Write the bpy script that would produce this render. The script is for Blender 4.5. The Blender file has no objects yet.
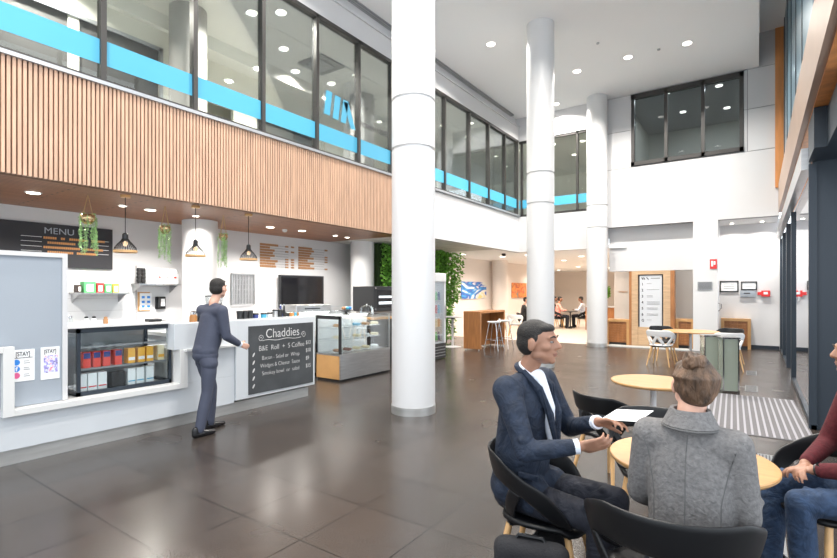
import bpy, bmesh, math, random
from mathutils import Vector, Matrix, Quaternion
random.seed(7)
PI = math.pi
scn = bpy.context.scene
COL = scn.collection

# ------------------------------------------------------------------ camera, world, lights, exposure
YAW = math.radians(34.9)
camd = bpy.data.cameras.new('camera'); cam = bpy.data.objects.new('camera', camd); COL.objects.link(cam)
cam.location = (0, 0, 1.5); cam.rotation_euler = (PI/2, 0, YAW)
camd.lens = 20.9; camd.sensor_width = 36; camd.shift_y = 13/837; camd.clip_start = .05; camd.clip_end = 200
scn.camera = cam
scn.view_settings.view_transform = 'Standard'; scn.view_settings.look = 'None'
scn.view_settings.gamma = 1; scn.view_settings.exposure = -0.28
scn.cycles.use_denoising = True
scn.cycles.max_bounces = 10; scn.cycles.diffuse_bounces = 6; scn.cycles.transparent_max_bounces = 24
scn.cycles.sample_clamp_indirect = 6
world = bpy.data.worlds.new('world'); scn.world = world; world.use_nodes = True
wb = world.node_tree.nodes['Background']; wb.inputs[0].default_value = (.86, .93, 1, 1); wb.inputs[1].default_value = 3.0

def area(name, loc, rot, sx, sy, power, color=(1, 1, 1), shape='RECTANGLE', spread=None):
    l = bpy.data.lights.new(name, 'AREA'); l.shape = shape; l.size = sx
    if shape in ('RECTANGLE', 'ELLIPSE'): l.size_y = sy
    l.energy = power; l.color = color
    if spread: l.spread = spread
    o = bpy.data.objects.new(name, l); COL.objects.link(o); o.location = loc; o.rotation_euler = rot
    return o
# daylight entering through the glazed fronts behind and to the right of the camera
area('daylight_front', (-1.5, -4.85, 3.6), (math.radians(90), 0, 0), 9, 5.6, 60, (.93, .97, 1))
area('daylight_side', (2.4, 1.5, 3.2), (math.radians(90), 0, math.radians(90)), 9, 5.2, 50, (.93, .97, 1))

# ------------------------------------------------------------------ materials
def mat(name, color, rough=.6, metal=0, spec=.5, noise=0, nscale=8, bump=0, bscale=60, stretch=None, coat=0, bd=.01):
    m = bpy.data.materials.new(name); m.use_nodes = True
    nt = m.node_tree; b = nt.nodes['Principled BSDF']
    b.inputs['Base Color'].default_value = (*color, 1); b.inputs['Roughness'].default_value = rough
    b.inputs['Metallic'].default_value = metal; b.inputs['Specular IOR Level'].default_value = spec
    if coat: b.inputs['Coat Weight'].default_value = coat
    tc = nt.nodes.new('ShaderNodeTexCoord'); mp = nt.nodes.new('ShaderNodeMapping')
    nt.links.new(tc.outputs['Object'], mp.inputs[0])
    if stretch: mp.inputs['Scale'].default_value = stretch
    if noise:
        n = nt.nodes.new('ShaderNodeTexNoise'); n.inputs['Scale'].default_value = nscale; n.inputs['Detail'].default_value = 4
        nt.links.new(mp.outputs[0], n.inputs['Vector'])
        r = nt.nodes.new('ShaderNodeValToRGB')
        r.color_ramp.elements[0].position = .3; r.color_ramp.elements[1].position = .7
        r.color_ramp.elements[0].color = (*[c*(1-noise) for c in color], 1)
        r.color_ramp.elements[1].color = (*[min(1, c*(1+noise)) for c in color], 1)
        nt.links.new(n.outputs[0], r.inputs[0]); nt.links.new(r.outputs[0], b.inputs['Base Color'])
    if bump:
        n2 = nt.nodes.new('ShaderNodeTexNoise'); n2.inputs['Scale'].default_value = bscale; n2.inputs['Detail'].default_value = 5
        nt.links.new(mp.outputs[0], n2.inputs['Vector'])
        bp = nt.nodes.new('ShaderNodeBump'); bp.inputs['Strength'].default_value = bump; bp.inputs['Distance'].default_value = bd
        n2.inputs['Distortion'].default_value = .8
        nt.links.new(n2.outputs[0], bp.inputs['Height']); nt.links.new(bp.outputs[0], b.inputs['Normal'])
    return m
def emis(name, color, s):
    m = bpy.data.materials.new(name); m.use_nodes = True; nt = m.node_tree; nt.nodes.clear()
    e = nt.nodes.new('ShaderNodeEmission'); e.inputs[0].default_value = (*color, 1); e.inputs[1].default_value = s
    o = nt.nodes.new('ShaderNodeOutputMaterial'); nt.links.new(e.outputs[0], o.inputs[0]); return m
def glass(name, tint=(1, 1, 1), refl=.9, alpha=0.0, acol=(.2, .25, .3)):
    m = bpy.data.materials.new(name); m.use_nodes = True; nt = m.node_tree; nt.nodes.clear()
    t = nt.nodes.new('ShaderNodeBsdfTransparent'); t.inputs[0].default_value = (*tint, 1)
    g = nt.nodes.new('ShaderNodeBsdfGlossy'); g.inputs['Roughness'].default_value = .02
    g.inputs[0].default_value = (.95, .97, 1, 1)
    f = nt.nodes.new('ShaderNodeFresnel'); f.inputs[0].default_value = 1.45
    mu = nt.nodes.new('ShaderNodeMath'); mu.operation = 'MULTIPLY'; mu.inputs[1].default_value = refl
    nt.links.new(f.outputs[0], mu.inputs[0])
    mx = nt.nodes.new('ShaderNodeMixShader'); nt.links.new(mu.outputs[0], mx.inputs[0])
    src = t.outputs[0]
    if alpha:
        d = nt.nodes.new('ShaderNodeBsdfDiffuse'); d.inputs[0].default_value = (*acol, 1)
        m2 = nt.nodes.new('ShaderNodeMixShader'); m2.inputs[0].default_value = alpha
        nt.links.new(t.outputs[0], m2.inputs[1]); nt.links.new(d.outputs[0], m2.inputs[2]); src = m2.outputs[0]
    nt.links.new(src, mx.inputs[1]); nt.links.new(g.outputs[0], mx.inputs[2])
    o = nt.nodes.new('ShaderNodeOutputMaterial'); nt.links.new(mx.outputs[0], o.inputs[0]); return m
def brick(name, c1, c2, mortar, w, h, ms, rough, offset=0, loc=(0, 0, 0), rot=(0, 0, 0), bump=0, noise=0, rvar=0):
    m = mat(name, c1, rough); nt = m.node_tree; b = nt.nodes['Principled BSDF']
    mp = [n for n in nt.nodes if n.type == 'MAPPING'][0]
    mp.inputs['Location'].default_value = loc; mp.inputs['Rotation'].default_value = rot
    br = nt.nodes.new('ShaderNodeTexBrick'); br.offset = offset; br.squash = 1
    br.inputs['Color1'].default_value = (*c1, 1); br.inputs['Color2'].default_value = (*c2, 1); br.inputs['Mortar'].default_value = (*mortar, 1)
    br.inputs['Scale'].default_value = 1; br.inputs['Brick Width'].default_value = w; br.inputs['Row Height'].default_value = h
    br.inputs['Mortar Size'].default_value = ms; br.inputs['Mortar Smooth'].default_value = .2; br.inputs['Bias'].default_value = 0
    nt.links.new(mp.outputs[0], br.inputs['Vector'])
    src = br.outputs['Color']
    if noise:
        n = nt.nodes.new('ShaderNodeTexNoise'); n.inputs['Scale'].default_value = 120; n.inputs['Detail'].default_value = 4
        n3 = nt.nodes.new('ShaderNodeTexNoise'); n3.inputs['Scale'].default_value = 1.7
        tc = [q for q in nt.nodes if q.type == 'TEX_COORD'][0]
        nt.links.new(tc.outputs['Object'], n.inputs['Vector']); nt.links.new(tc.outputs['Object'], n3.inputs['Vector'])
        mr = nt.nodes.new('ShaderNodeMapRange'); mr.inputs['From Min'].default_value = .3; mr.inputs['From Max'].default_value = .7
        mr.inputs['To Min'].default_value = 1-noise; mr.inputs['To Max'].default_value = 1+noise
        nt.links.new(n.outputs[0], mr.inputs[0])
        vm = nt.nodes.new('ShaderNodeVectorMath'); vm.operation = 'SCALE'
        nt.links.new(br.outputs['Color'], vm.inputs[0]); nt.links.new(mr.outputs[0], vm.inputs['Scale']); src = vm.outputs[0]
        if rvar:
            m3 = nt.nodes.new('ShaderNodeMapRange'); m3.inputs['To Min'].default_value = rough-rvar; m3.inputs['To Max'].default_value = rough+rvar
            nt.links.new(n3.outputs[0], m3.inputs[0]); nt.links.new(m3.outputs[0], b.inputs['Roughness'])
    nt.links.new(src, b.inputs['Base Color'])
    if bump:
        bp = nt.nodes.new('ShaderNodeBump'); bp.inputs['Strength'].default_value = bump; bp.inputs['Distance'].default_value = .004; bp.invert = True
        nt.links.new(br.outputs['Fac'], bp.inputs['Height']); nt.links.new(bp.outputs[0], b.inputs['Normal'])
    return m
def painting(name, cols, scale, seed, stretch=(1, 1, 1)):
    m = mat(name, cols[0], .7, stretch=stretch); nt = m.node_tree; b = nt.nodes['Principled BSDF']
    mp = [n for n in nt.nodes if n.type == 'MAPPING'][0]; mp.inputs['Location'].default_value = (seed, seed, seed)
    n = nt.nodes.new('ShaderNodeTexNoise'); n.inputs['Scale'].default_value = scale; n.inputs['Distortion'].default_value = 1.2
    nt.links.new(mp.outputs[0], n.inputs['Vector'])
    r = nt.nodes.new('ShaderNodeValToRGB'); r.color_ramp.interpolation = 'EASE'
    while len(r.color_ramp.elements) < len(cols): r.color_ramp.elements.new(.5)
    for i, c in enumerate(cols):
        r.color_ramp.elements[i].position = .28+.44*i/(len(cols)-1); r.color_ramp.elements[i].color = (*c, 1)
    nt.links.new(n.outputs[0], r.inputs[0]); nt.links.new(r.outputs[0], b.inputs['Base Color']); return m

M = dict(
 white=mat('white_paint', (.60, .60, .61), .55), wall=mat('wall_paint', (.62, .62, .63), .6, noise=.015, nscale=2),
 ceil=mat('ceiling_paint', (.92, .92, .92), .8), column=mat('column_paint', (.67, .67, .675), .38),
 boxwall=mat('panel_paint', (.60, .60, .61), .5), gap=mat('joint_grey', (.25, .25, .26), .8),
 gloss=mat('white_laminate', (.60, .63, .66), .22), ledge=mat('white_stone', (.68, .68, .67), .3),
 plinth=mat('brushed_plinth', (.5, .5, .49), .3, .6, noise=.1, nscale=3, stretch=(1, 1, 8)),
 steel=mat('stainless_steel', (.55, .55, .55), .28, 1, noise=.08, nscale=4, stretch=(1, 1, 10)), chrome=mat('chrome', (.7, .7, .71), .12, 1),
 greymetal=mat('grey_metal', (.32, .33, .34), .4, .5), dark=mat('black_metal', (.018, .019, .021), .4),
 frame=mat('bronze_frame', (.055, .052, .05), .4, .3), navy=mat('navy_aluminium', (.022, .032, .045), .4, .2),
 teal=mat('slate_blue_panel', (.13, .22, .28), .3, .1), sill=mat('sill_aluminium', (.45, .47, .50), .35, .5),
 slat=mat('oak_slat', (.56, .36, .25), .5, noise=.16, nscale=5, stretch=(3, 3, .35)),
 slatback=mat('slat_backing', (.16, .085, .05), .8),
 oak=mat('light_oak', (.55, .37, .22), .45, noise=.12, nscale=4, stretch=(1, 1, 6)),
 oaktop=mat('oak_tabletop', (.50, .28, .11), .35, noise=.12, nscale=3, stretch=(1, 8, 1), coat=.2),
 leg=mat('oak_leg', (.66, .40, .18), .4, noise=.12, nscale=6, stretch=(4, 4, .5)),
 teak=mat('teak_wood', (.36, .15, .05), .4, noise=.22, nscale=5, stretch=(5, 5, .5)),
 orangewood=mat('orange_timber', (.60, .25, .08), .45, noise=.15, nscale=4, stretch=(3, 3, .4)),
 bronzeband=mat('bronze_cladding', (.36, .26, .20), .45, .1, noise=.06, nscale=2),
 black=mat('black_plastic', (.006, .0065, .008), .40, spec=.35), seatw=mat('white_plastic', (.82, .82, .82), .3),
 rubber=mat('matt_black', (.012, .012, .013), .7), blackfab=mat('black_fabric', (.012, .012, .015), .85, bump=.4, bscale=90),
 blackgloss=mat('black_screen', (.008, .008, .010), .08), board=mat('chalk_board', (.05, .055, .06), .6, noise=.25, nscale=3),
 menublack=mat('menu_black', (.016, .016, .022), .5), chalk=mat('chalk', (.6, .6, .6), .9), text=mat('text_dark', (.06, .06, .07), .6),
 brown=mat('copper_lettering', (.42, .22, .10), .5), orange=mat('orange_lettering', (.62, .28, .09), .5),
 greyboard=mat('grey_board', (.33, .37, .42), .6, noise=.02, nscale=200),
 cyan=mat('cyan_film', (.07, .38, .58), .5), blue=mat('blue_print', (.03, .25, .75), .5), paper=mat('paper', (.85, .86, .87), .6), signp=mat('sign_face', (.62, .64, .67), .5),
 red=mat('red_plastic', (.65, .03, .03), .4), redpack=mat('red_pack', (.80, .08, .06), .4), yellow=mat('yellow_pack', (.85, .45, .06), .4),
 green=mat('green_pack', (.10, .55, .16), .4), cream=mat('cream_pack', (.80, .72, .50), .5), bluep=mat('navy_pack', (.03, .05, .22), .4),
 whitepack=mat('white_pack', (.82, .85, .86), .5), coffee=mat('coffee_beans', (.05, .028, .018), .6), amber=mat('amber_jar', (.35, .16, .05), .3),
 leaf=mat('leaf_green', (.16, .40, .05), .5, noise=.6, nscale=9), leafl=mat('trailing_green', (.30, .50, .20), .5, noise=.4, nscale=15),
 brass=mat('brass_pot', (.60, .45, .25), .25, .9), rope=mat('jute_rope', (.48, .34, .18), .9),
 skinm=mat('brown_skin', (.33, .17, .11), .5, noise=.06, nscale=20), skinl=mat('fair_skin', (.62, .36, .27), .5, noise=.06, nscale=20),
 hairb=mat('black_hair', (.012, .010, .009), .6, bump=.8, bscale=160), hairw=mat('blonde_brown_hair', (.105, .06, .035), .5, noise=.85, nscale=22, bump=1, bscale=60, stretch=(1.6, 1.6, .35)),
 suit=mat('navy_suit', (.010, .019, .040), .8, noise=.25, nscale=25, bump=.7, bscale=9, bd=.05), shirt=mat('white_shirt', (.75, .80, .90), .7, bump=.3, bscale=20),
 trouser=mat('dark_trouser', (.008, .010, .019), .8, noise=.2, nscale=12, bump=.7, bscale=8, bd=.05),
 wool=mat('grey_wool', (.17, .165, .165), .95, noise=.22, nscale=75, bump=.6, bscale=55), woolseam=mat('wool_seam', (.12, .12, .12), .95),
 maroon=mat('maroon_knit', (.085, .009, .014), .9, noise=.2, nscale=60, bump=.5, bscale=30),
 jeans=mat('blue_jeans', (.022, .045, .095), .85, noise=.3, nscale=30, bump=.7, bscale=10, bd=.04), ghost=mat('slate_suit', (.05, .058, .09), .8, bump=.4, bscale=14),
 shoe=mat('black_leather', (.01, .01, .012), .25), lip=mat('lip', (.24, .11, .085), .5), eye=mat('eye_white', (.24, .22, .21), .6),
 beige=mat('warm_wall', (.78, .73, .69), .6), lightfloor=mat('light_floor', (.55, .50, .44), .3, noise=.05, nscale=3),
 pink=mat('pink_shirt', (.75, .35, .30), .8), upwall=mat('upper_wall', (.80, .79, .72), .7), upceil=mat('upper_ceiling', (.82, .82, .77), .8),
 updark=mat('smoked_partition', (.10, .10, .10), .3), greycol=mat('grey_column', (.36, .35, .34), .6), carpet=mat('office_carpet', (.2, .2, .2), .9),
 matg=mat('mat_grey', (.13, .125, .13), .95, noise=.2, nscale=80), matw=mat('mat_ribs', (.30, .29, .32), .5),
 bulb=emis('lamp_white', (1, .93, .82), 9), bulbw=emis('lamp_warm', (1, .78, .5), 2.0), tube=emis('fridge_light', (.9, .96, 1), 2.6), casetube=emis('case_light', (1, .97, .9), 10),
 glass=glass('clear_glass', (.95, .97, .96), .8), upglass=glass('upper_glass', (.86, .88, .86), .8), caseglass=glass('case_glass', (.96, .98, .98), .55),
 tint=glass('tinted_glass', (.52, .56, .58), 1.0), darkpane=glass('smoked_pane', (.35, .36, .36), 1.0, .25, (.1, .1, .1)), doorglass=glass('door_glass', (.80, .85, .88), 2.0),
 greenglass=glass('green_edge_glass', (.88, .92, .88), .8, .45, (.50, .54, .46)),
)
M['floor'] = brick('dark_porcelain_tile', (.050, .040, .035), (.038, .031, .027), (.011, .009, .008), .567, .57, .006, .25, 0, (3.405, -1.43, 0), bump=.3, noise=.16, rvar=.06)
M['tilew'] = brick('white_wall_tile', (.66, .67, .68), (.70, .71, .72), (.46, .46, .47), .2, .1, .003, .2, .5, rot=(PI/2, 0, PI/2))
M['soffit'] = brick('cedar_soffit', (.36, .15, .062), (.28, .11, .045), (.06, .02, .008), 2.4, .085, .012, .4, .37, rot=(0, 0, PI/2), noise=.2)
M['gridceil'] = brick('grid_ceiling', (.62, .62, .60), (.62, .62, .60), (.35, .35, .35), .6, .6, .012, .8)
M['art1'] = painting('abstract_blue', [(.75, .62, .25), (.75, .75, .70), (.03, .10, .45), (.05, .30, .65), (.70, .75, .75)], 1.6, 3, (1, .6, 2.2))
M['art2'] = painting('abstract_orange', [(.12, .30, .25), (.55, .12, .05), (.75, .30, .08), (.35, .10, .05)], 3, 8)
M['art3'] = painting('abstract_poster', [(.10, .12, .12), (.35, .3, .7), (.75, .8, .95), (.8, .15, .2)], 26, 2)
M['vein'] = mat('wire_rack', (.42, .43, .45), .4, .6)

# ------------------------------------------------------------------ mesh helpers
class MB:
    def __init__(s): s.v = []; s.f = []
    def add(s, vs, fs):
        b = len(s.v); s.v += [tuple(p) for p in vs]; s.f += [tuple(i+b for i in q) for q in fs]; return s
    def box(s, a, b, rot=None, c=None):
        x0, y0, z0 = [min(a[i], b[i]) for i in range(3)]; x1, y1, z1 = [max(a[i], b[i]) for i in range(3)]
        vs = [Vector(p) for p in ((x0,y0,z0),(x1,y0,z0),(x1,y1,z0),(x0,y1,z0),(x0,y0,z1),(x1,y0,z1),(x1,y1,z1),(x0,y1,z1))]
        if rot is not None:
            c = Vector(c) if c is not None else Vector(((x0+x1)/2, (y0+y1)/2, (z0+z1)/2))
            R = Matrix.Rotation(rot, 3, 'Z'); vs = [c+R@(p-c) for p in vs]
        return s.add(vs, [(0,3,2,1),(4,5,6,7),(0,1,5,4),(1,2,6,5),(2,3,7,6),(3,0,4,7)])
    def lathe(s, prof, c=(0, 0, 0), n=24, axis=(0, 0, 1), sx=1, sy=1):
        A = Vector(axis).normalized(); q = Vector((0, 0, 1)).rotation_difference(A); c = Vector(c); vs = []; fs = []
        for r, z in prof:
            for i in range(n):
                t = 2*PI*i/n; vs.append(c+q@Vector((r*math.cos(t)*sx, r*math.sin(t)*sy, z)))
        for j in range(len(prof)-1):
            for i in range(n):
                k = (i+1) % n; fs.append((j*n+i, j*n+k, (j+1)*n+k, (j+1)*n+i))
        fs.append(tuple(reversed(range(n)))); fs.append(tuple((len(prof)-1)*n+i for i in range(n)))
        return s.add(vs, fs)
    def cyl(s, p0, p1, r0, r1=None, n=16):
        p0, p1 = Vector(p0), Vector(p1); r1 = r0 if r1 is None else r1
        return s.lathe([(r0, 0), (r1, (p1-p0).length)], p0, n, p1-p0)
    def cap(s, p0, p1, r0, r1=None, n=14, k=4):
        p0, p1 = Vector(p0), Vector(p1); r1 = r0 if r1 is None else r1; L = max((p1-p0).length, 1e-4)
        pr = [(max(1e-4, r0*math.sin(PI/2*i/k)), -r0*math.cos(PI/2*i/k)) for i in range(k+1)]
        pr += [(max(1e-4, r1*math.cos(PI/2*i/k)), L+r1*math.sin(PI/2*i/k)) for i in range(k+1)]
        return s.lathe(pr, p0, n, p1-p0 if L > 1e-3 else (0, 0, 1))
    def ell(s, c, r, rot=None, n=20):
        vs = []; fs = []; m = n//2; c = Vector(c)
        for j in range(m+1):
            p = PI*j/m; rr = max(1e-4, math.sin(p))
            for i in range(n):
                t = 2*PI*i/n; v = Vector((r[0]*rr*math.cos(t), r[1]*rr*math.sin(t), -r[2]*math.cos(p)))
                if rot: v = rot@v
                vs.append(c+v)
        for j in range(m):
            for i in range(n):
                k = (i+1) % n; fs.append((j*n+i, j*n+k, (j+1)*n+k, (j+1)*n+i))
        fs.append(tuple(reversed(range(n)))); fs.append(tuple(m*n+i for i in range(n)))
        return s.add(vs, fs)
    def tube(s, pts, r, n=8):
        pts = [Vector(p) for p in pts]; rs = r if isinstance(r, (list, tuple)) else [r]*len(pts); vs = []; fs = []
        up = Vector((0, 0, 1))
        for i, p in enumerate(pts):
            d = (pts[min(i+1, len(pts)-1)]-pts[max(i-1, 0)]).normalized()
            a = d.cross(up if abs(d.z) < .95 else Vector((1, 0, 0))).normalized(); b = d.cross(a)
            for j in range(n): t = 2*PI*j/n; vs.append(p+(a*math.cos(t)+b*math.sin(t))*rs[i])
        for i in range(len(pts)-1):
            for j in range(n): k = (j+1) % n; fs.append((i*n+j, i*n+k, (i+1)*n+k, (i+1)*n+j))
        fs.append(tuple(reversed(range(n)))); fs.append(tuple((len(pts)-1)*n+j for j in range(n)))
        return s.add(vs, fs)
    def leaf(s, p, d, w, l):
        p = Vector(p); d = Vector(d).normalized(); a = d.cross(Vector((random.uniform(-1, 1), random.uniform(-1, 1), random.uniform(-1, 1)))).normalized()
        n = d.cross(a)
        return s.add([p, p+d*l*.5+a*w/2+n*w*.15, p+d*l, p+d*l*.5-a*w/2+n*w*.15], [(0, 1, 2, 3)])
    def quad(s, *p): return s.add(p, [tuple(range(len(p)))])

WPOS = {}
def link(o, parent=None):
    COL.objects.link(o)
    if parent is not None: o.parent = parent
    return o
def mesh_obj(name, me, material, parent=None, smooth=False, bevel=0, label=None):
    me.materials.append(M[material] if isinstance(material, str) else material)
    if smooth:
        me.polygons.foreach_set('use_smooth', [True]*len(me.polygons))
        try: me.set_sharp_from_angle(angle=math.radians(40))
        except Exception: pass
    o = link(bpy.data.objects.new(name, me), parent)
    if bevel:
        b = o.modifiers.new('bevel', 'BEVEL'); b.width = bevel; b.segments = 2; b.limit_method = 'ANGLE'; b.angle_limit = math.radians(50)
    if label: o['label'] = label
    return o
def part(name, mb, material, parent=None, smooth=False, bevel=0, label=None, world=True):
    """world=True: vertices given in world coordinates, shifted to the root's frame"""
    off = Vector(WPOS.get(parent.name, (0, 0, 0))) if (parent is not None and world) else Vector()
    me = bpy.data.meshes.new(name); me.from_pydata([tuple(Vector(v)-off) for v in mb.v], [], mb.f); me.update()
    o = mesh_obj(name, me, material, parent, smooth, bevel, label)
    WPOS[o.name] = tuple(off); return o
def tag(o, label=None, cat=None, group=None, kind=None):
    if label: o['label'] = label
    if cat: o['category'] = cat
    if group: o['group'] = group
    if kind: o['kind'] = kind
    return o
def thing(name, label, cat, loc=(0, 0, 0), rz=0, group=None):
    o = link(bpy.data.objects.new(name, None)); o.location = loc; o.rotation_euler = (0, 0, rz); o.empty_display_size = .1
    WPOS[o.name] = tuple(loc); return tag(o, label, cat, group)
def single(name, mb, material, label, cat, group=None, smooth=False, bevel=0):
    return tag(part(name, mb, material, None, smooth, bevel), label, cat, group)
def struct(name, mb, material, parent=None, smooth=False, bevel=0):
    o = part(name, mb, material, parent, smooth, bevel)
    if parent is None: o['kind'] = 'structure'
    return o
def B(*boxes):
    m = MB()
    for b in boxes: m.box(b[:3], b[3:])
    return m
def copy_tree(o, parent=None):
    c = o.copy(); COL.objects.link(c)
    if parent is not None: c.parent = parent
    for ch in list(o.children): copy_tree(ch, c)
    return c
def dup(root, loc, rz=0, label=None, group=None, material=None, scale=None):
    c = copy_tree(root); c.location = loc; c.rotation_euler = (0, 0, rz)
    if label: c['label'] = label
    if group: c['group'] = group
    if scale: c.scale = scale
    return c
def evaluate(o):
    dg = bpy.context.evaluated_depsgraph_get(); dg.update()
    return bpy.data.meshes.new_from_object(o.evaluated_get(dg))
def remesh(name, mb, voxel, material, parent=None, smooth=6, label=None, world=False):
    off = Vector(WPOS.get(parent.name, (0, 0, 0))) if (parent is not None and world) else Vector()
    me = bpy.data.meshes.new(name); me.from_pydata([tuple(Vector(v)-off) for v in mb.v], [], mb.f); me.update()
    t = link(bpy.data.objects.new('tmp', me))
    r = t.modifiers.new('r', 'REMESH'); r.mode = 'VOXEL'; r.voxel_size = voxel; r.use_smooth_shade = True
    if smooth: s = t.modifiers.new('s', 'SMOOTH'); s.factor = .5; s.iterations = smooth
    nm = evaluate(t); bpy.data.objects.remove(t); nm.name = name
    nm.polygons.foreach_set('use_smooth', [True]*len(nm.polygons))
    nm.materials.clear()
    o = mesh_obj(name, nm, material, parent, False, 0, label); WPOS[o.name] = tuple(off); return o
def text(name, body, size, loc, rot, material, parent, align='LEFT', sx=1, extrude=.0015, label=None, bold=0):
    cu = bpy.data.curves.new(name, 'FONT'); cu.body = body; cu.size = size; cu.extrude = extrude; cu.align_x = align; cu.offset = bold
    cu.space_line = 1.1
    t = link(bpy.data.objects.new('tmp', cu)); me = evaluate(t); bpy.data.objects.remove(t)
    Mx = Matrix.Translation(Vector(loc)) @ rot.to_4x4() @ Matrix.Diagonal((sx, 1, 1, 1))
    off = Vector(WPOS.get(parent.name, (0, 0, 0))) if parent is not None else Vector()
    me.transform(Matrix.Translation(-off) @ Mx)
    me.materials.clear()
    o = mesh_obj(name, me, material, parent, label=label); WPOS[o.name] = tuple(off); return o
FX = Matrix(((0, 0, 1), (1, 0, 0), (0, 1, 0)))      # text that faces +X, reading along +Y
FY = Matrix(((1, 0, 0), (0, 0, -1), (0, 1, 0)))     # text that faces -Y, reading along +X

# ================================================================== THE SETTING
H = 6.9; SZ = 2.74
struct('floor', B((-13, -5, -.1, 3, 14.2, 0), (-3.0, 14.2, -.1, 3, 15.7, 0)), 'floor')
struct('floor_lobby', B((-14, 14.2, -.1, -3.0, 31, .002)), 'lightfloor')
struct('ceiling', B((-6.35, -5, H, 0, 14.2, H+.1), (0, -5, H, .03, 14.2, 7.7)), 'ceil')
struct('ceiling_high', B((0, -5, 7.7, 3, 14.2, 7.8)), 'ceil')
struct('ceiling_lobby', B((-9.2, 12.9, SZ, -6.3, 14.4, SZ+.1), (-14, 14.4, SZ, -3.0, 31, SZ+.1)), 'ceil')
struct('ceiling_rear', B((-9.2, 8.6, SZ, -6.3, 12.9, SZ+.1)), 'gridceil')
struct('wall_cafe', B((-8.9, -5, 0, -8.7, 21.8, SZ)), 'wall')
struct('wall_lobby_back', B((-14, 30, 0, -3, 30.2, SZ), (-14, 21.8, 0, -8.7, 22, SZ), (-14, 22, 0, -13.8, 30, SZ), (-3.3, 16.6, 0, -3.1, 30, SZ)), 'beige')
struct('wall_lobby_lining', B((-8.7, 14.0, 0, -8.68, 21.8, SZ)), 'beige')
struct('wall_left_upper', B((-6.3, -5, 6.2, -6.1, 14.2, 6.62), (-6.3, 8.6, SZ, -6.1, 14.2, 3.83), (-6.35, -5, 6.62, -6.2, 14.2, H), (-6.3, -5, 6.6, -6.06, 14.25, 6.64)), 'wall')
struct('wall_far_upper', B((-6.3, 14.2, SZ, -3.46, 14.4, 3.83), (-6.3, 14.2, 6.18, -3.46, 14.4, H)), 'wall')
struct('soffit', B((-8.7, -5, SZ, -6.12, 8.6, SZ+.06)), 'soffit')['label'] = 'cedar boarded soffit over the counter'
# box volume with window on the far right
pw = MB()
W0, W1, WZ0, WZ1 = -2.83, -.27, 4.93, 6.86
pw.box((-3.46, 14.215, 3.3), (W0, 14.4, 7.75)).box((W1, 14.215, 3.3), (.42, 14.4, 7.75)).box((W0, 14.215, 3.3), (W1, 14.4, WZ0)).box((W0, 14.215, WZ1), (W1, 14.4, 7.75))
struct('wall_box_volume', pw, 'gap')
pp = MB(); g = .008
zs = [3.3, 4.9, 5.92, 6.88, 7.75]
for i in range(4):
    a, b = zs[i]+g, zs[i+1]-g
    if i == 0:
        pp.box((-3.46, 14.2, 3.3), (.42, 14.22, b))
    elif i == 3: pp.box((-3.46, 14.2, a), (-.27-g, 14.22, b)); pp.box((-.2, 14.2, a), (.42, 14.22, b))
    else:
        pp.box((-3.46, 14.2, a), (W0, 14.22, b)); pp.box((W1, 14.2, a), (-.2-g, 14.22, b)); pp.box((-.2+g, 14.2, a), (.42, 14.22, b))
struct('wall_box_panels', pp, 'boxwall')
struct('ceiling_box_underside', B((-3.46, 14.4, 3.3, .42, 15.7, 3.4)), 'white')
struct('wall_far_right', B((-1.35, 15.6, 0, .5, 15.75, 3.4)), 'wall')
struct('wall_header', B((-3.46, 14.45, 2.08, -1.35, 14.8, 3.35)), 'boxwall')
struct('wall_directory_recess', B((-3.05, 15.55, 0, -1.3, 15.65, 2.2), (-3.75, 16.3, 0, -3.0, 16.4, 2.2)), mat('taupe_wall', (.50, .47, .44), .7))
struct('trim_1', B((-3.4, 14.1, 0, -1.35, 14.35, .03)), 'ledge')
struct('baseboard_right', B((-.82, 15.58, 0, .46, 15.6, .1)), 'navy')
struct('trim_2', B((.34, 14.12, 3.95, .50, 14.2, 7.68)), 'orangewood')
p = struct('column_square', B((-1.35, 14.2, 0, -.81, 14.75, 3.3)), 'column'); p['kind'] = 'structure'
struct('wall_right_upper', B((.5, 6.9, 7.68, .6, 14.2, 7.75)), 'ceil')

def column(name, x, y, r, z1, rings, label, material='column', zb=0):
    m = MB(); prof = [(r, zb)]
    for z in rings: prof += [(r, z-.018), (r-.025, z-.014), (r-.025, z+.014), (r, z+.018)]
    prof.append((r, z1)); m.lathe(prof, (x, y, 0), 64)
    o = struct(name, m, material, smooth=True)
    if zb == 0 and z1 > 3:
        struct('base_ring', MB().lathe([(r+.006, 0), (r+.006, .1)], (x, y, 0), 64), 'plinth', o, smooth=True)
    tag(o, label, None, None, 'structure'); return o
for i, (x_, y, rg, lb) in enumerate([(-3.545, 4.97, (3.27, 3.88), 'tall round white column nearest the camera, beside the counter'), (-3.60, 9.47, (3.27, 3.88), 'tall round white column behind the man in the navy suit'), (-3.65, 13.88, (3.27, 3.88), 'tall round white column at the far floor edge')]):
    column('column', x_, y, .272, H, rg, lb)
column('column', -8.02, 4.80, .29, SZ, (), 'round white column behind the coffee counter')
column('column', -8.05, 9.1, .29, SZ, (), 'round white column between the screen and the plant wall')
column('column', -8.3, 17.5, .30, SZ, (), 'pale round column between the two paintings', 'beige')
column('column', -9.6, 26, .35, SZ, (), 'pale column at the rear of the lobby', 'beige')
for y in (4.6, 9.1): column('column', -8.05, y, .3, 6.4, (), 'grey column inside the upper office', 'greycol', 3.75)

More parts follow.
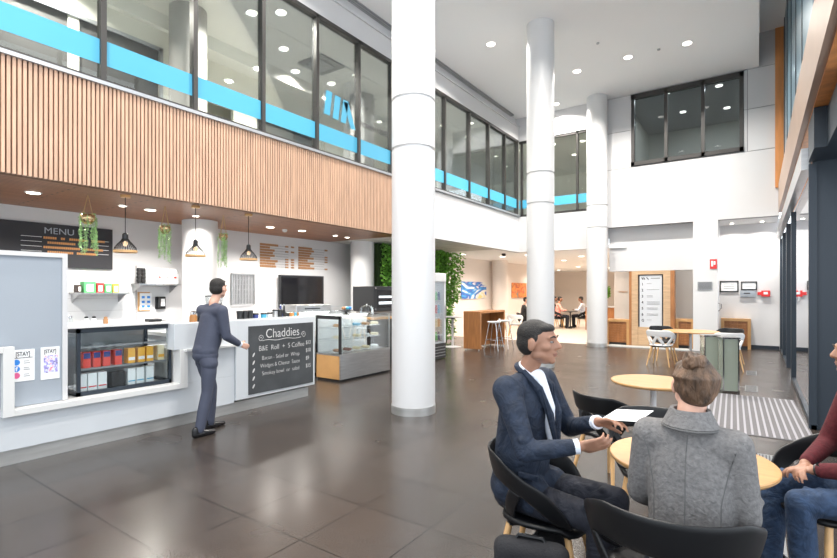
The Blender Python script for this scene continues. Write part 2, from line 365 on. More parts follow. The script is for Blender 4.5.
# timber slat fascia
sl = MB(); y = -2.0
while y < 8.6:
    sl.box((-6.12, y, 2.68), (-6.075, y+.029, 3.84)); y += .044
fa = struct('trim_3', sl, 'slat'); fa['label'] = 'vertical timber slats cladding the fascia over the counter'
struct('backing', B((-6.3, -5, 2.7, -6.12, 8.6, 3.84)), 'slatback', fa)
struct('end_panel', B((-6.32, 8.6, 2.7, -6.05, 8.64, 3.84)), 'slat', fa)
struct('edge_rail', B((-6.14, -5, 3.84, -6.04, 14.2, 3.88)), 'sill', fa)

# window wall of the upper office
MU = [-1.9, -.8, .4, 1.45, 2.48, 3.58, 4.66, 5.75, 6.8, 7.8, 8.8, 9.85, 11.05, 12.15, 13.2, 14.1]
wf = MB()
for y in MU: wf.box((-6.18, y-.03, 3.86), (-6.08, y+.03, 6.2))
wf.box((-6.18, -5, 6.13), (-6.08, 14.15, 6.2)).box((-6.18, -5, 3.86), (-6.09, 14.15, 3.92))
w = struct('window_1', wf, 'frame'); w['label'] = 'long glazed wall of the upper office over the counter'
struct('glass_pane', B((-6.135, -5, 3.9, -6.125, 14.12, 6.15)), 'upglass', w)
st = struct('cyan_stripe', B((-6.121, -5, 4.09, -6.118, 14.1, 4.37)), 'cyan', w)
lg = MB()
def par(m, y0, z0, w_, h, sh, x=-6.119): m.add([(x, y0, z0), (x, y0+w_, z0), (x, y0+w_+sh, z0+h), (x, y0+sh, z0+h)], [(0, 1, 2, 3)])
par(lg, 5.93, 4.58, .14, .42, .06); par(lg, 6.14, 4.56, .14, .42, .06); par(lg, 6.34, 4.55, .13, .42, .07); par(lg, 6.60, 4.50, .13, .44, -.19)
struct('logo', lg, 'cyan', w)
text('window_lettering', 'NORMAN AGNES', .15, (-6.118, 6.86, 4.62), FX, 'text', w, sx=.72)
# far upper window
wf = MB()
for x in (-6.02, -5.25, -4.3, -3.5): wf.box((x-.03, 14.22, 3.83), (x+.03, 14.3, 6.18))
wf.box((-6.1, 14.22, 6.11), (-3.46, 14.3, 6.18)).box((-6.1, 14.22, 3.83), (-3.46, 14.3, 3.9))
w = struct('window_2', wf, 'frame'); struct('glass_pane', B((-6.1, 14.25, 3.87, -3.46, 14.26, 6.15)), 'upglass', w)
struct('cyan_stripe', B((-6.1, 14.235, 4.09, -3.46, 14.238, 4.35)), 'cyan', w)
# meeting room window in the box volume
wf = MB()
for x in (W0+.05, W0+.86, W0+1.7, W1-.05): wf.box((x-.04, 14.16, WZ0), (x+.04, 14.28, WZ1))
wf.box((W0, 14.16, WZ0), (W1, 14.28, WZ0+.1)).box((W0, 14.16, WZ1-.12), (W1, 14.28, WZ1))
w = struct('window_3', wf, 'frame'); w['label'] = 'three pane dark framed window of the meeting room'
struct('glass_pane', B((W0, 14.22, WZ0, W1, 14.23, WZ1)), 'tint', w)

# rooms behind the upper glass
struct('floor_upper', B((-13, -5, 3.6, -6.3, 20, 3.75), (-6.3, 14.4, 3.6, 0.4, 20, 3.75)), 'carpet')
struct('ceiling_upper', B((-13, -5, 6.35, -6.3, 20, 6.45), (-6.3, 14.4, 6.35, -3.46, 20, 6.45), (-8.62, -5, 6.1, -8.5, 14, 6.35), (-7.35, 5.2, 6.33, -7.25, 14, 6.35)), 'upceil')
struct('wall_upper_back', B((-8.7, -5, 5.75, -8.6, 4.4, 6.35), (-8.7, -5, 3.75, -8.6, 4.4, 4.2), (-8.7, 4.4, 3.75, -8.6, 4.9, 6.35), (-8.7, 3.02, 4.2, -8.6, 3.16, 5.75), (-8.7, -5, 4.2, -8.6, 1.9, 5.75),
    (-10.4, -5, 3.75, -10.3, 14, 6.35), (-9.5, 5.0, 5.5, -9.4, 14, 6.35), (-9.5, 5.0, 3.75, -9.4, 14, 4.2), (-9.5, 6.4, 4.2, -9.4, 7.0, 5.5), (-9.5, 8.9, 4.2, -9.4, 14, 5.5),
    (-10.4, 14, 3.75, -9.0, 14.1, 6.35), (-10.4, 20, 3.75, .4, 20.1, 7.5), (-3.46, 14.4, 3.75, -3.36, 20, 7.5), (.4, 14.4, 3.75, .5, 20, 7.5), (-10.4, -5.1, 3.75, -6.3, -5, 6.35)), 'upwall')
struct('window_4', B((-8.67, 1.9, 4.2, -8.65, 4.4, 5.75), (-9.47, 7.0, 4.2, -9.45, 8.9, 5.5)), 'updark')
struct('trim_10', B((-8.6, 1.86, 5.72, -8.57, 4.44, 5.78), (-8.6, 4.38, 4.2, -8.57, 4.44, 5.78), (-9.4, 6.96, 5.47, -9.38, 8.94, 5.53), (-9.4, 5.0, 5.47, -9.38, 6.4, 5.53)), 'sill')
struct('wall_upper_partition', B((-8.9, 11.5, 3.75, -8.8, 13.5, 5.8)), 'upwall')
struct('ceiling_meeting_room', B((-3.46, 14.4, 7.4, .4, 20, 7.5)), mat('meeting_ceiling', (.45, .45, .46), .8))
wb_ = thing('wall_screen', 'black screen on the back wall of the upper meeting room', 'screen', (-1.6, 19.9, 5.5))
part('panel', B((-2.3, 19.88, 5.6, -.9, 19.95, 6.4)), 'blackgloss', wb_)
for i, (x, y) in enumerate(((-2.2, 16.0), (-.9, 16.3), (-2.0, 18), (-.8, 18.4))):
    c = thing('ceiling_light', 'round downlight in the meeting room ceiling, %s' % ('front left', 'front right', 'rear left', 'rear right')[i], 'ceiling light', (x, y, 7.39), 0, 'meeting room downlights')
    part('diffuser', MB().lathe([(.09, -.02), (.09, 0)], (x, y, 7.4), 20), 'bulb', c)
    l = bpy.data.lights.new('downlight', 'AREA'); l.shape = 'DISK'; l.size = .18; l.energy = 30; lo = link(bpy.data.objects.new('downlight_lamp', l), c); lo.location = (0, 0, -.04)

# entrance facade on the right
fr = MB()
for y in (8.4, 9.7, 11.0, 12.4, 13.7): fr.box((.49, y-.03, 4.0), (.525, y+.03, 7.68))
up = struct('window_5', fr, 'navy'); up['label'] = 'slate blue glazing above the entrance doors'
struct('glass_pane', B((.50, 6.9, 4.0, .52, 14.2, 7.68)), 'teal', up)
struct('trim_4', B((.40, 3.6, 3.36, .46, 14.15, 4.02)), 'bronzeband')['label'] = 'bronze clad band above the entrance doors'
struct('trim_5', B((.46, 3.6, 3.34, 2.4, 14.15, 3.40)), 'orangewood')['label'] = 'orange timber soffit outside the entrance'
struct('trim_6', B((.40, 6.9, 2.86, .49, 15.5, 3.10)), 'steel')['label'] = 'steel sliding door header'
struct('trim_7', B((.50, 6.85, 0, .98, 7.0, 3.7)), 'navy')['label'] = 'dark navy pier beside the sliding doors'
struct('trim_8', B((.46, 6.2, 2.93, 1.4, 6.85, 3.33), (.56, 5.2, 2.93, 1.4, 6.2, 3.3)), 'navy')['label'] = 'dark housing over the near end of the entrance'
dr = struct('door_1', B((.46, 6.80, 0, .53, 6.86, 2.9), (.47, 10.40, 0, .55, 10.5, 2.86), (.47, 12.1, 0, .55, 12.22, 2.86), (.47, 13.9, 0, .55, 14.02, 2.86), (.47, 15.45, 0, .55, 15.6, 2.86), (.48, 6.8, 0, .54, 10.4, .05), (.48, 12.2, 0, .54, 15.5, .05)), 'navy')
dr['label'] = 'glazed sliding entrance doors with dark frames'
struct('glass_pane', B((.505, 6.86, .05, .515, 10.42, 2.86)), 'doorglass', dr)
struct('glass_pane', B((.505, 12.2, .05, .515, 15.5, 2.86)), 'doorglass', dr)
struct('dot_decal', MB().lathe([(.035, 0), (.035, .003)], (.5, 9.1, 1.5), 20, (-1, 0, 0)).lathe([(.035, 0), (.035, .003)], (.5, 9.1, 1.4), 20, (-1, 0, 0)), 'paper', dr)
struct('ground_outside', B((.6, 7.0, -.12, 14, 20, -.02)), mat('pale_paving', (.35, .35, .36), .6, noise=.1, nscale=3))
# glazed fronts behind and right of the viewpoint (daylight comes through these)
fr = MB()
for x in (-6, -4.2, -2.4, -.6, 1.2, 3): fr.box((x-.04, -5, 0), (x+.04, -4.9, 7.7))
fr.box((-6.2, -5, 3.3), (3, -4.9, 3.4))
struct('window_6', fr, 'navy')
fr = MB()
for y in (-3, -1, 1, 3, 5, 6.9): fr.box((2.5, y-.04, 0), (2.6, y+.04, 7.7))
fr.box((2.5, -5, 3.3), (2.6, 7, 3.4))
struct('window_7', fr, 'navy')
struct('wall_vestibule', B((1.4, 6.9, 0, 2.6, 7.0, 7.7)), 'wall')

# linear slot diffuser along the ceiling edge
sd = thing('slot_diffuser', 'long linear air slot in the ceiling above the office glazing', 'vent', (-6.1, 3, 6.88))
part('frame', B((-6.30, -3, 6.875, -6.08, 13.8, 6.9)), 'greymetal', sd)
for i in range(4): part('slat', B((-6.28+i*.05, -3, 6.865, -6.262+i*.05, 13.8, 6.88)), 'steel', sd)

# downlights
ULP = 170
def downlight(x, y, z, label, r=.085, power=60, color=(1, .95, .88), group=None, m='bulb', name='ceiling_light'):
    t = thing(name, label, 'ceiling light', (x, y, z), 0, group)
    part('trim_ring', MB().lathe([(r+.02, -.006), (r+.02, 0), (r, 0), (r, -.006)], (x, y, z), 28), 'white', t, True)
    part('diffuser', MB().lathe([(r, -.012), (r, -.002)], (x, y, z), 28), m, t, True)
    if power:
        l = bpy.data.lights.new('downlight', 'AREA'); l.shape = 'DISK'; l.size = 2*r; l.energy = power; l.color = color; l.spread = math.radians(140)
        o = link(bpy.data.objects.new('downlight_lamp', l), t); o.location = (0, 0, -.02)
    return t
for x, y, lb in ((-4.76, 9.58, 'bright round downlight in the high ceiling between the two nearest columns'), (-3.62, 11.96, 'round downlight in the high ceiling just right of the second column'),
        (-4.75, 13.7, 'round downlight in the high ceiling above the far upper windows'), (-2.44, 11.92, 'round downlight in the high ceiling, middle of the far row'),
        (-1.25, 11.98, 'round downlight in the high ceiling nearest the meeting room window')):
    downlight(x, y, H, lb, .09, 170)
for x, y in ((-4.76, 5), (-4.76, 1), (-2.4, 7.4), (-2.4, 3), (-1.2, 7.4), (-1.2, 3), (-2.4, -1)):  # out-of-view ceiling lamps, added to light the room
    downlight(x, y, H, 'unseen fill downlight added in the high ceiling above the cafe floor', .09, 130, group='added fill downlights over the cafe floor')
for x in (-.55, .1): downlight(x, 15.1, 3.29, 'small fill lamp added under the box volume, %s one' % ('left' if x < 0 else 'right'), .04, 40)  # pair of lamps added to brighten the far right wall
for x, y in ((-2.84, 10.87), (-1.8, 11.92)):
    single('sprinkler_head', MB().lathe([(.03, -.02), (.035, 0)], (x, y, H), 14), 'greymetal', 'small grey sprinkler head in the high ceiling, ' + ('left one' if x < -2 else 'right one'), 'sprinkler', smooth=True)
ul = [(-7.72, 6.4), (-7.18, 5.26), (-8.1, 8.1), (-7.3, 8.08), (-6.75, 5.54), (-7.5, 10.2), (-8.6, 10.8), (-7.5, 12.0), (-8.6, 3.4), (-7.4, 13.3), (-8.3, 7.2)]
for x, y in ul: downlight(x, y, 6.35, 'downlight in the ceiling of the upper office behind the glass', .085, ULP, group='upper office downlights')
downlight(-8.05, 2.6, 6.33, 'downlight in the upper office nearest the left edge of the photo', .1, ULP)
for x, y, lb in ((-5.5, 15.6, 'front left'), (-4.6, 15.8, 'front right'), (-5.3, 17.2, 'rear left'), (-4.3, 17.3, 'rear right')): downlight(x, y, 6.35, 'downlight seen through the far upper windows, ' + lb, .08, 14, (1, .8, .6), 'far office downlights')
vt = thing('ceiling_vent', 'dark square air diffuser in the upper office ceiling', 'vent', (-7.6, 7.3, 6.34))
part('frame', B((-7.95, 6.95, 6.32, -7.25, 7.65, 6.35)), 'updark', vt)
part('louvre', B((-7.8, 7.1, 6.30, -7.4, 7.5, 6.325)), 'greymetal', vt)
sof = [(-7.4, 2.22, 1), (-7.5, 3.69, 1), (-7.47, 3.29, 0), (-7.49, 4.41, 0), (-7.62, 5.98, 1), (-7.54, 6.7, 1), (-7.6, 7.7, 0), (-7.62, 8.1, 0)]
for i, (x, y, big) in enumerate(sof):
    downlight(x, y, SZ, ['round downlight in the timber soffit left of the first hanging plant', 'round downlight in the timber soffit near the second pendant', 'small round downlight in the timber soffit beside the first pendant',
      'small round downlight in the timber soffit behind the second pendant', 'round downlight in the timber soffit above the left brown price list', 'round downlight in the timber soffit above the right brown price list',
      'small downlight in the timber soffit above the screen', 'small downlight in the timber soffit at the far end'][i], .07 if big else .045, 60 if big else 34)
single('dome_camera', MB().ell((-7.65, 6.35, 2.72), (.05, .05, .045)), 'white', 'small white dome camera on the timber soffit', 'camera', smooth=True)
for x, y in ((-7.9, 13.9), (-7.3, 15.6), (-7.4, 18.5), (-6.3, 15.4), (-6.2, 18.8), (-7.8, 21.5), (-7.2, 24), (-9.2, 24), (-9.2, 27), (-5.0, 17), (-4.2, 15.3), (-5, 22), (-6.2, 26)):
    downlight(x, y, SZ, 'warm round downlight in the low lobby ceiling', .09, 60, (1, .84, .70), 'lobby downlights')
single('dome_camera', MB().ell((-6.7, 14.4, 2.70), (.07, .07, .06)), 'dark', 'black dome camera under the low lobby ceiling', 'camera', smooth=True)

# ================================================================== THE COFFEE COUNTER
ct = thing('cafe_counter', 'long white service counter with raised front and chalk board, beside the nearest column', 'counter', (-5.7, 2.5, 0))
part('plinth', B((-6.2, -.6, 0, -5.32, 4.84, .13)), 'plinth', ct)
part('lower_front', B((-6.2, -.6, .13, -5.30, 3.62, .47), (-6.2, 2.98, .47, -5.30, 3.62, .84), (-6.2, -.6, .47, -5.35, 1.3, 1.0)), 'gloss', ct, bevel=.003)
part('end_panel', B((-5.6, 3.62, .16, -5.27, 4.92, 1.145), (-6.2, 4.86, .1, -5.6, 4.92, 1.0)), 'gloss', ct, bevel=.004)
part('worktop', B((-6.2, 2.98, .98, -5.4, 4.9, 1.02)), 'ledge', ct)
part('upper_panel', B((-5.42, 2.84, .86, -5.25, 3.62, 1.15)), 'gloss', ct, bevel=.004)
part('ledge', B((-5.5, 2.95, .835, -5.20, 3.62, .862)), 'ledge', ct, bevel=.003)
part('niche_frame', B((-5.8, 1.44, .43, -5.24, 2.99, .485), (-5.8, 2.90, .485, -5.24, 2.99, .86), (-5.30, 1.36, .43, -5.235, 1.44, 1.03), (-5.30, 0, .98, -5.235, 1.36, 1.03)), 'ledge', ct, bevel=.003)
cb = thing('chalkboard', 'black chalk board with handwritten specials on the white counter front', 'chalkboard', (-5.26, 4.3, .2))
part('board', B((-5.27, 3.80, .20, -5.258, 4.88, 1.065)), 'board', cb)
sc_ = [('Chaddies', .17, 4.34, .90, .9), ('B&E  Roll  +  S Coffee', .095, 4.33, .74, .9), ('Bacon - Salad or  Wrap', .075, 4.31, .62, .88), ('Wedges & Cheese  Sauce', .075, 4.30, .52, .85), ('Smokey bowl  or  salad', .075, 4.31, .42, .88)]
for i, (s_, sz, yy, zz, sx) in enumerate(sc_):
    text('chalk_writing', s_, sz, (-5.2565, yy, zz), FX, 'chalk', cb, 'CENTER', sx, .0004, bold=-.0012)
for i, s_ in enumerate(('$13', '$10', '$9', '$15')): text('chalk_price', s_, .075, (-5.2565, 4.74, .76-.11*i), FX, 'chalk', cb, 'LEFT', .8, .0005)
for yy, sg in ((3.98, 1), (4.70, -1)):
    part('chalk_flourish', MB().tube([(-5.256, yy+sg*.045*(1-t/14)*math.cos(t*.8), .90+.05*(1-t/14)*math.sin(t*.8)) for t in range(12)], .003, 4), 'chalk', cb)
part('chalk_flourish', MB().tube([(-5.256, 4.0+t*.05, .868+.008*math.sin(t)) for t in range(14)], .003, 4), 'chalk', cb)
for i in range(5): part('chalk_tick', MB().ell((-5.256, 3.87, .70-.10*i), (.002, .012, .032), Matrix.Rotation(-.5, 3, 'X'), 8), 'chalk', cb)

# grey board with two leaflets
gb = thing('notice_board', 'tall grey board in a white frame standing in the counter niche', 'board', (-5.3, 1.2, .49))
part('panel', B((-5.37, .55, .49, -5.34, 1.82, 1.82)), 'greyboard', gb)
part('frame', B((-5.38, 1.82, .49, -5.32, 1.86, 1.86), (-5.38, .55, 1.82, -5.32, 1.82, 1.86)), 'white', gb)
lf = thing('leaflet', 'white leaflet with three round social media icons on the grey board', 'leaflet', (-5.33, 1.5, .72))
part('sheet', B((-5.338, 1.43, .71, -5.334, 1.61, .99)), 'paper', lf)
text('heading', '[STAY]', .052, (-5.333, 1.525, .935), FX, 'text', lf, 'CENTER', .68, .0005, bold=.001)
part('rule', B((-5.334, 1.445, .915, -5.3325, 1.595, .92)), 'text', lf)
for i, c in enumerate(('blue', 'blue', 'art3')):
    part('icon', MB().lathe([(.026, 0), (.026, .002)], (-5.334, 1.478, .88-.058*i), 20, (1, 0, 0)), mat('pink_print', (.75, .12, .3), .5) if i == 2 else c, lf)
text('icon_letter', 'f', .05, (-5.331, 1.478, .806), FX, 'paper', lf, 'CENTER', 1, .0003, bold=.002)
for i in range(3): part('printed_lines', B((-5.334, 1.53, .867-.058*i, -5.3328, 1.575, .873-.058*i), (-5.334, 1.53, .885-.058*i, -5.3328, 1.57, .89-.058*i)), 'greymetal', lf)
lf = thing('leaflet', 'pale blue leaflet with a colourful photo on the grey board', 'leaflet', (-5.33, 1.75, .72))
part('sheet', B((-5.338, 1.655, .70, -5.334, 1.80, .995)), 'paper', lf)
text('heading', '[STAY]', .048, (-5.333, 1.727, .94), FX, 'text', lf, 'CENTER', .66, .0005, bold=.001)
part('photo', B((-5.334, 1.677, .76, -5.3325, 1.785, .92)), 'art3', lf)

# glass fronted display case in the niche
fc = thing('display_case', 'black framed glass display case of packaged goods in the counter niche', 'display case', (-5.6, 2.4, .485))
x0, x1, y0, y1, z0, z1 = -5.95, -5.38, 1.96, 2.88, .487, 1.15
m = MB()
for (xx, yy) in ((x0, y0), (x1-.035, y0), (x0, y1-.03), (x1-.035, y1-.03)): m.box((xx, yy, z0), (xx+.035, yy+.03, z1))
for zz in (z0, z1-.05): m.box((x1-.035, y0, zz), (x1, y1, zz+.04)).box((x0, y0, zz), (x0+.035, y1, zz+.04)).box((x0, y0, zz), (x1, y0+.03, zz+.04)).box((x0, y1-.03, zz), (x1, y1, zz+.04))
part('frame', m, 'navy', fc)
part('base_tray', B((x0, y0, z0, x1-.03, y1, z0+.012)), 'greymetal', fc)
part('top', B((x0-.02, y0-.14, z1, x1+.04, y1+.0, z1+.018)), 'ledge', fc)
part('back_panel', B((x0, y0, z0, x0+.01, y1, z1)), 'greymetal', fc)
part('front_glass', B((x1-.012, y0+.03, z0+.04, x1-.006, y1-.03, z1-.05)), 'caseglass', fc)
part('side_glass', B((x0+.03, y0+.006, z0+.04, x1-.03, y0+.012, z1-.05)), 'caseglass', fc)
for zz in (.735, .95): part('shelf', B((x0+.02, y0+.02, zz, x1-.05, y1-.03, zz+.008)), 'caseglass', fc); part('shelf_rail', B((x1-.06, y0+.03, zz-.006, x1-.045, y1-.03, zz+.012)), 'greymetal', fc)
def carton(y, z, w_, h, body, band, label, cat, group, d=.10, bandz=.45, bh=.4):
    t = thing('carton', label, cat, (-5.50, y, z), 0, group)
    bd_ = part('box_body', B((-5.50-d/2, y-w_/2, z, -5.50+d/2, y+w_/2, z+h)), body, t, bevel=.003)
    if band: part('printed_band', B((-5.50+d/2-.001, y-w_/2+.004, z+h*(bandz-bh/2), -5.50+d/2+.002, y+w_/2-.004, z+h*(bandz+bh/2))), band, bd_)
    return t
for i, y in enumerate((2.07, 2.16, 2.25, 2.36)):
    carton(y, .745, .068, .155, 'redpack', 'bluep', ['red carton with navy top on the case shelf, nearest the grey board', 'second red and navy carton from the left on the case shelf', 'third red and navy carton from the left on the case shelf', 'red and navy carton beside the yellow ones'][i], 'carton', 'red and navy cartons', bandz=.78, bh=.36)
for i, y in enumerate((2.49, 2.59, 2.68, 2.80)):
    carton(y, .745, .072, .16, 'yellow' if i < 3 else 'cream', 'paper' if i < 3 else 'yellow', ['leftmost yellow carton on the niche case shelf, next to the red ones', 'middle yellow carton on the niche case shelf', 'rightmost bright yellow carton on the niche case shelf', 'dull cream carton at the right end of the niche case shelf'][i], 'carton', 'yellow cartons', bandz=.3, bh=.2)
for i, y in enumerate((2.03, 2.12, 2.21)):
    carton(y, .50, .08, .19, 'whitepack', 'red', ['white carton with a red stripe, leftmost on the bottom of the niche case', 'white carton with a red stripe, second on the bottom of the niche case', 'white carton with a red stripe beside the black boxes'][i], 'carton', 'white cartons with red print', bandz=.3, bh=.06)
carton(2.36, .50, .13, .17, 'rubber', None, 'black box between the red striped and blue striped white cartons', 'box', None)
for i, y in enumerate((2.49, 2.58, 2.68)):
    carton(y, .50, .078, .19, 'whitepack', 'cyan', ['white carton with a blue stripe beside the black boxes', 'middle white carton with a blue stripe at the case bottom', 'rightmost white carton with a blue stripe at the case bottom'][i], 'carton', 'white cartons with blue print', bandz=.3, bh=.06)

# small things standing on the display case top
for i, (y, c, h) in enumerate(((1.98, 'chrome', .09), (2.12, 'rubber', .08), (2.19, 'rubber', .08), (2.3, 'brown', .07))):
    t = thing('salt_shaker' if i in (1, 2) else 'jar', ['clear jar at the left end of the display case top', 'black topped shaker on the display case, left of a pair', 'black topped shaker on the display case, right of a pair', 'brown jar on the display case beside the shakers'][i], 'jar', (-5.6, y, 1.168))
    part('body', MB().lathe([(.02, 0), (.024, .01), (.022, h*.7), (.014, h*.8)], (-5.6, y, 1.168), 16), 'caseglass' if i in (0,) else ('paper' if i < 3 else c), t, True)
    part('lid', MB().lathe([(.017, h*.8), (.017, h), (.008, h*1.05)], (-5.6, y, 1.168), 16), c, t, True)
t = thing('card_terminal', 'small dark device lying at the right end of the display case top', 'device', (-5.55, 2.8, 1.168)); part('body', B((-5.62, 2.70, 1.168, -5.5, 2.84, 1.2)), 'dark', t, bevel=.01)

# back bench, tiles, shelves
struct('wall_tiles', B((-8.7, 2.6, 1.0, -8.685, 4.55, 1.66)), 'tilew')
struct('trim_9', B((-8.685, 4.03, 1.0, -8.68, 4.045, 1.95)), 'gap')
bb = thing('back_bench', 'white and steel preparation bench along the cafe back wall', 'bench', (-8.4, 3, 0))
part('cabinet', B((-8.68, .2, 0, -8.1, 4.45, .86)), 'greymetal', bb); part('worktop', B((-8.69, .2, .86, -8.05, 4.48, .9)), 'steel', bb)
bb = thing('back_bench', 'steel bench along the cafe back wall below the wire rack', 'bench', (-8.4, 6, 0))
part('cabinet', B((-8.68, 5.15, 0, -8.1, 6.9, .86)), 'greymetal', bb); part('worktop', B((-8.69, 5.13, .86, -8.05, 6.92, .9)), 'steel', bb)
def shelf(y0, y1, z, label):
    t = thing('wall_shelf', label, 'shelf', (-8.55, (y0+y1)/2, z))
    part('board', B((-8.69, y0, z-.025, -8.38, y1, z)), 'steel', t)
    for y in (y0+.04, y1-.04):
        part('bracket', MB().add([(-8.69, y-.008, z-.025), (-8.42, y-.008, z-.025), (-8.69, y-.008, z-.16), (-8.69, y+.008, z-.025), (-8.42, y+.008, z-.025), (-8.69, y+.008, z-.16)], [(0, 1, 2), (3, 5, 4), (0, 3, 4, 1), (1, 4, 5, 2), (2, 5, 3, 0)]), 'steel', t)
shelf(3.05, 3.80, 1.49, 'steel wall shelf holding green and red packets'); shelf(3.95, 4.66, 1.64, 'steel wall shelf holding white paper bags')
for i, (y, w_, c, h) in enumerate(((3.10, .05, 'coffee', .12), (3.24, .16, 'green', .17), (3.385, .10, 'red', .15), (3.50, .10, 'green', .14), (3.61, .09, 'yellow', .14), (3.71, .12, 'cream', .15))):
    t = thing('tea_packet', ['small dark tin at the left end of the packet shelf', 'large green and white packet on the left wall shelf', 'red packet on the left wall shelf', 'small green packet right of the red packet', 'pale yellow packet on the left wall shelf', 'wide cream packet at the right end of the packet shelf'][i], 'packet', (-8.5, y, 1.49), 0)
    part('box_body', B((-8.57, y-w_/2, 1.491, -8.42, y+w_/2, 1.49+h)), c, t, bevel=.004)
    part('printed_panel', B((-8.421, y-w_*.28, 1.51, -8.418, y+w_*.28, 1.49+h*.75)), 'paper', t)
for i, y in enumerate((4.16, 4.30, 4.44, 4.57)):
    t = thing('paper_bag', ['leftmost white paper bag on the right wall shelf', 'second white paper bag on the right wall shelf', 'third white paper bag on the right wall shelf', 'rightmost white paper bag on the right wall shelf'][i], 'bag', (-8.5, y, 1.64), 0, 'white coffee bags')
    part('bag_body', MB().add([(-8.58, y-.06, 1.642), (-8.42, y-.06, 1.642), (-8.42, y+.06, 1.642), (-8.58, y+.06, 1.642), (-8.58, y-.065, 1.82), (-8.42, y-.065, 1.82), (-8.42, y+.065, 1.82), (-8.58, y+.065, 1.82), (-8.505, y-.06, 1.91), (-8.495, y-.06, 1.91), (-8.495, y+.06, 1.91), (-8.505, y+.06, 1.91)], [(0, 3, 2, 1), (0, 1, 5, 4), (1, 2, 6, 5), (2, 3, 7, 6), (3, 0, 4, 7), (4, 5, 9, 8), (5, 6, 10, 9), (6, 7, 11, 10), (7, 4, 8, 11), (8, 9, 10, 11)]), 'whitepack', t)
    part('bag_label', B((-8.419, y-.02, 1.74, -8.416, y+.02, 1.77)), 'redpack' if i % 2 else 'greymetal', t)
for i, y in enumerate((4.0, 4.07)):
    t = thing('cup_stack', 'tall stack of dark paper cups, ' + ('left' if i == 0 else 'right') + ' one at the end of the bag shelf', 'cups', (-8.5, y, 1.64), 0)
    part('stack', MB().lathe([(.03, 0)]+[(.03+.008*((k*7) % 2), .02+.03*k) for k in range(9)], (-8.5, y, 1.642), 16), 'rubber', t)
t = thing('clipboard', 'clipboard with a printed white sheet on the tiled wall', 'clipboard', (-8.68, 4.2, 1.2)); cbd = part('board', B((-8.685, 4.06, 1.17, -8.67, 4.26, 1.50)), 'oaktop', t); part('sheet', B((-8.67, 4.09, 1.19, -8.665, 4.29, 1.48)), 'paper', cbd)
for i in range(6): part('printed_block', B((-8.665, 4.12+.09*(i % 2), 1.23+.08*(i//2), -8.663, 4.17+.09*(i % 2), 1.27+.08*(i//2))), 'blue', t)
t = thing('wall_telephone', 'black wall telephone beside the clipboard', 'telephone', (-8.66, 4.44, 1.3)); part('body', B((-8.685, 4.35, 1.2, -8.63, 4.52, 1.42)), 'black', t, bevel=.015); part('handset', MB().cap((-8.61, 4.39, 1.23), (-8.61, 4.39, 1.39), .02), 'dark', t, True); part('keypad', B((-8.631, 4.43, 1.25, -8.626, 4.50, 1.38)), 'paper', t)

# menu boards
mb_ = thing('menu_board', 'black menu board with white heading on the cafe back wall', 'menu board', (-8.68, 2.5, 1.88))
part('board', B((-8.69, .6, 1.87, -8.66, 3.66, 2.52)), 'menublack', mb_)
text('heading', 'MENU', .13, (-8.655, 2.92, 2.37), FX, 'greyboard', mb_, 'CENTER', 1.1, .001)
for r, z in enumerate((2.29, 2.22, 2.15, 2.08)):
    m = MB(); yy = 2.72+.05*(r % 2)
    for wlen in ((.16, .05, .24, .18), (.34,), (.46, .28), (.32, .28))[r]:
        k = yy
        while k < yy+wlen: m.box((-8.66, k, z), (-8.655, k+.022, z+.034)); k += .028
        yy += wlen+.06
    part('orange_text_row', m, 'orange', mb_)
    part('ruled_line', B((-8.66, 2.45, z+.02, -8.656, 2.70, z+.026), (-8.66, 3.4, z+.02, -8.656, 3.6, z+.026)), 'paper', mb_)
for (ya, yb, lb) in ((6.56, 7.50, 'copper lettered wall price list left, above the screen'), (7.62, 8.55, 'copper lettered wall price list right, nearest the column')):
    pl = thing('price_list', lb, 'price list', (-8.69, (ya+yb)/2, 2.0))
    m = MB(); ln = MB()
    for r in range(9):
        z = 2.50-.058*r; k = ya; ln_ = random.choice((.25, .34, .45, .38))
        while k < ya+ln_: wl = random.uniform(.02, .05); m.box((-8.7, k, z), (-8.685, k+wl, z+.046)); k += wl+.007
        k = yb-.10
        if (ya < 7 and r not in (1, 3, 4)) or (ya > 7 and r in (0, 3, 4, 5, 8)):
            m.box((-8.7, k, z), (-8.685, k+.03, z+.036)); m.box((-8.7, k+.04, z), (-8.685, k+.085, z+.036))
            if ya < 7: m.box((-8.7, k-.16, z), (-8.685, k-.08, z+.036))
        ln.box((-8.7, ya+ln_+.03, z+.015), (-8.692, yb-.18 if ya < 7 else yb-.12, z+.021))
    part('lettering', m, 'brown', pl); part('leader_lines', ln, 'gap', pl)
tv = thing('wall_screen', 'large black television mounted on the cafe back wall', 'television', (-8.6, 7.6, 1.2))
part('bezel', B((-8.62, 6.98, 1.15, -8.55, 8.28, 1.88)), 'dark', tv, bevel=.006); part('screen', B((-8.549, 7.01, 1.18, -8.545, 8.25, 1.855)), 'blackgloss', tv); part('bracket', B((-8.7, 7.3, 1.4, -8.62, 7.9, 1.7)), 'greymetal', tv)
rk = thing('wire_rack', 'pale wire rack hanging on the wall left of the screen', 'rack', (-8.65, 6.1, 1.3))
m = MB()
for i in range(15): m.box((-8.67, 5.87+i*.036, 1.25), (-8.655, 5.874+i*.036+.008, 1.86))
for i in range(7): m.box((-8.66, 5.87, 1.25+i*.1), (-8.645, 6.39, 1.258+i*.1))
part('wires', m, 'vein', rk); part('rim', B((-8.68, 5.85, 1.24, -8.65, 5.87, 1.87), (-8.68, 6.38, 1.24, -8.65, 6.40, 1.87), (-8.68, 5.85, 1.86, -8.65, 6.40, 1.88)), 'steel', rk)

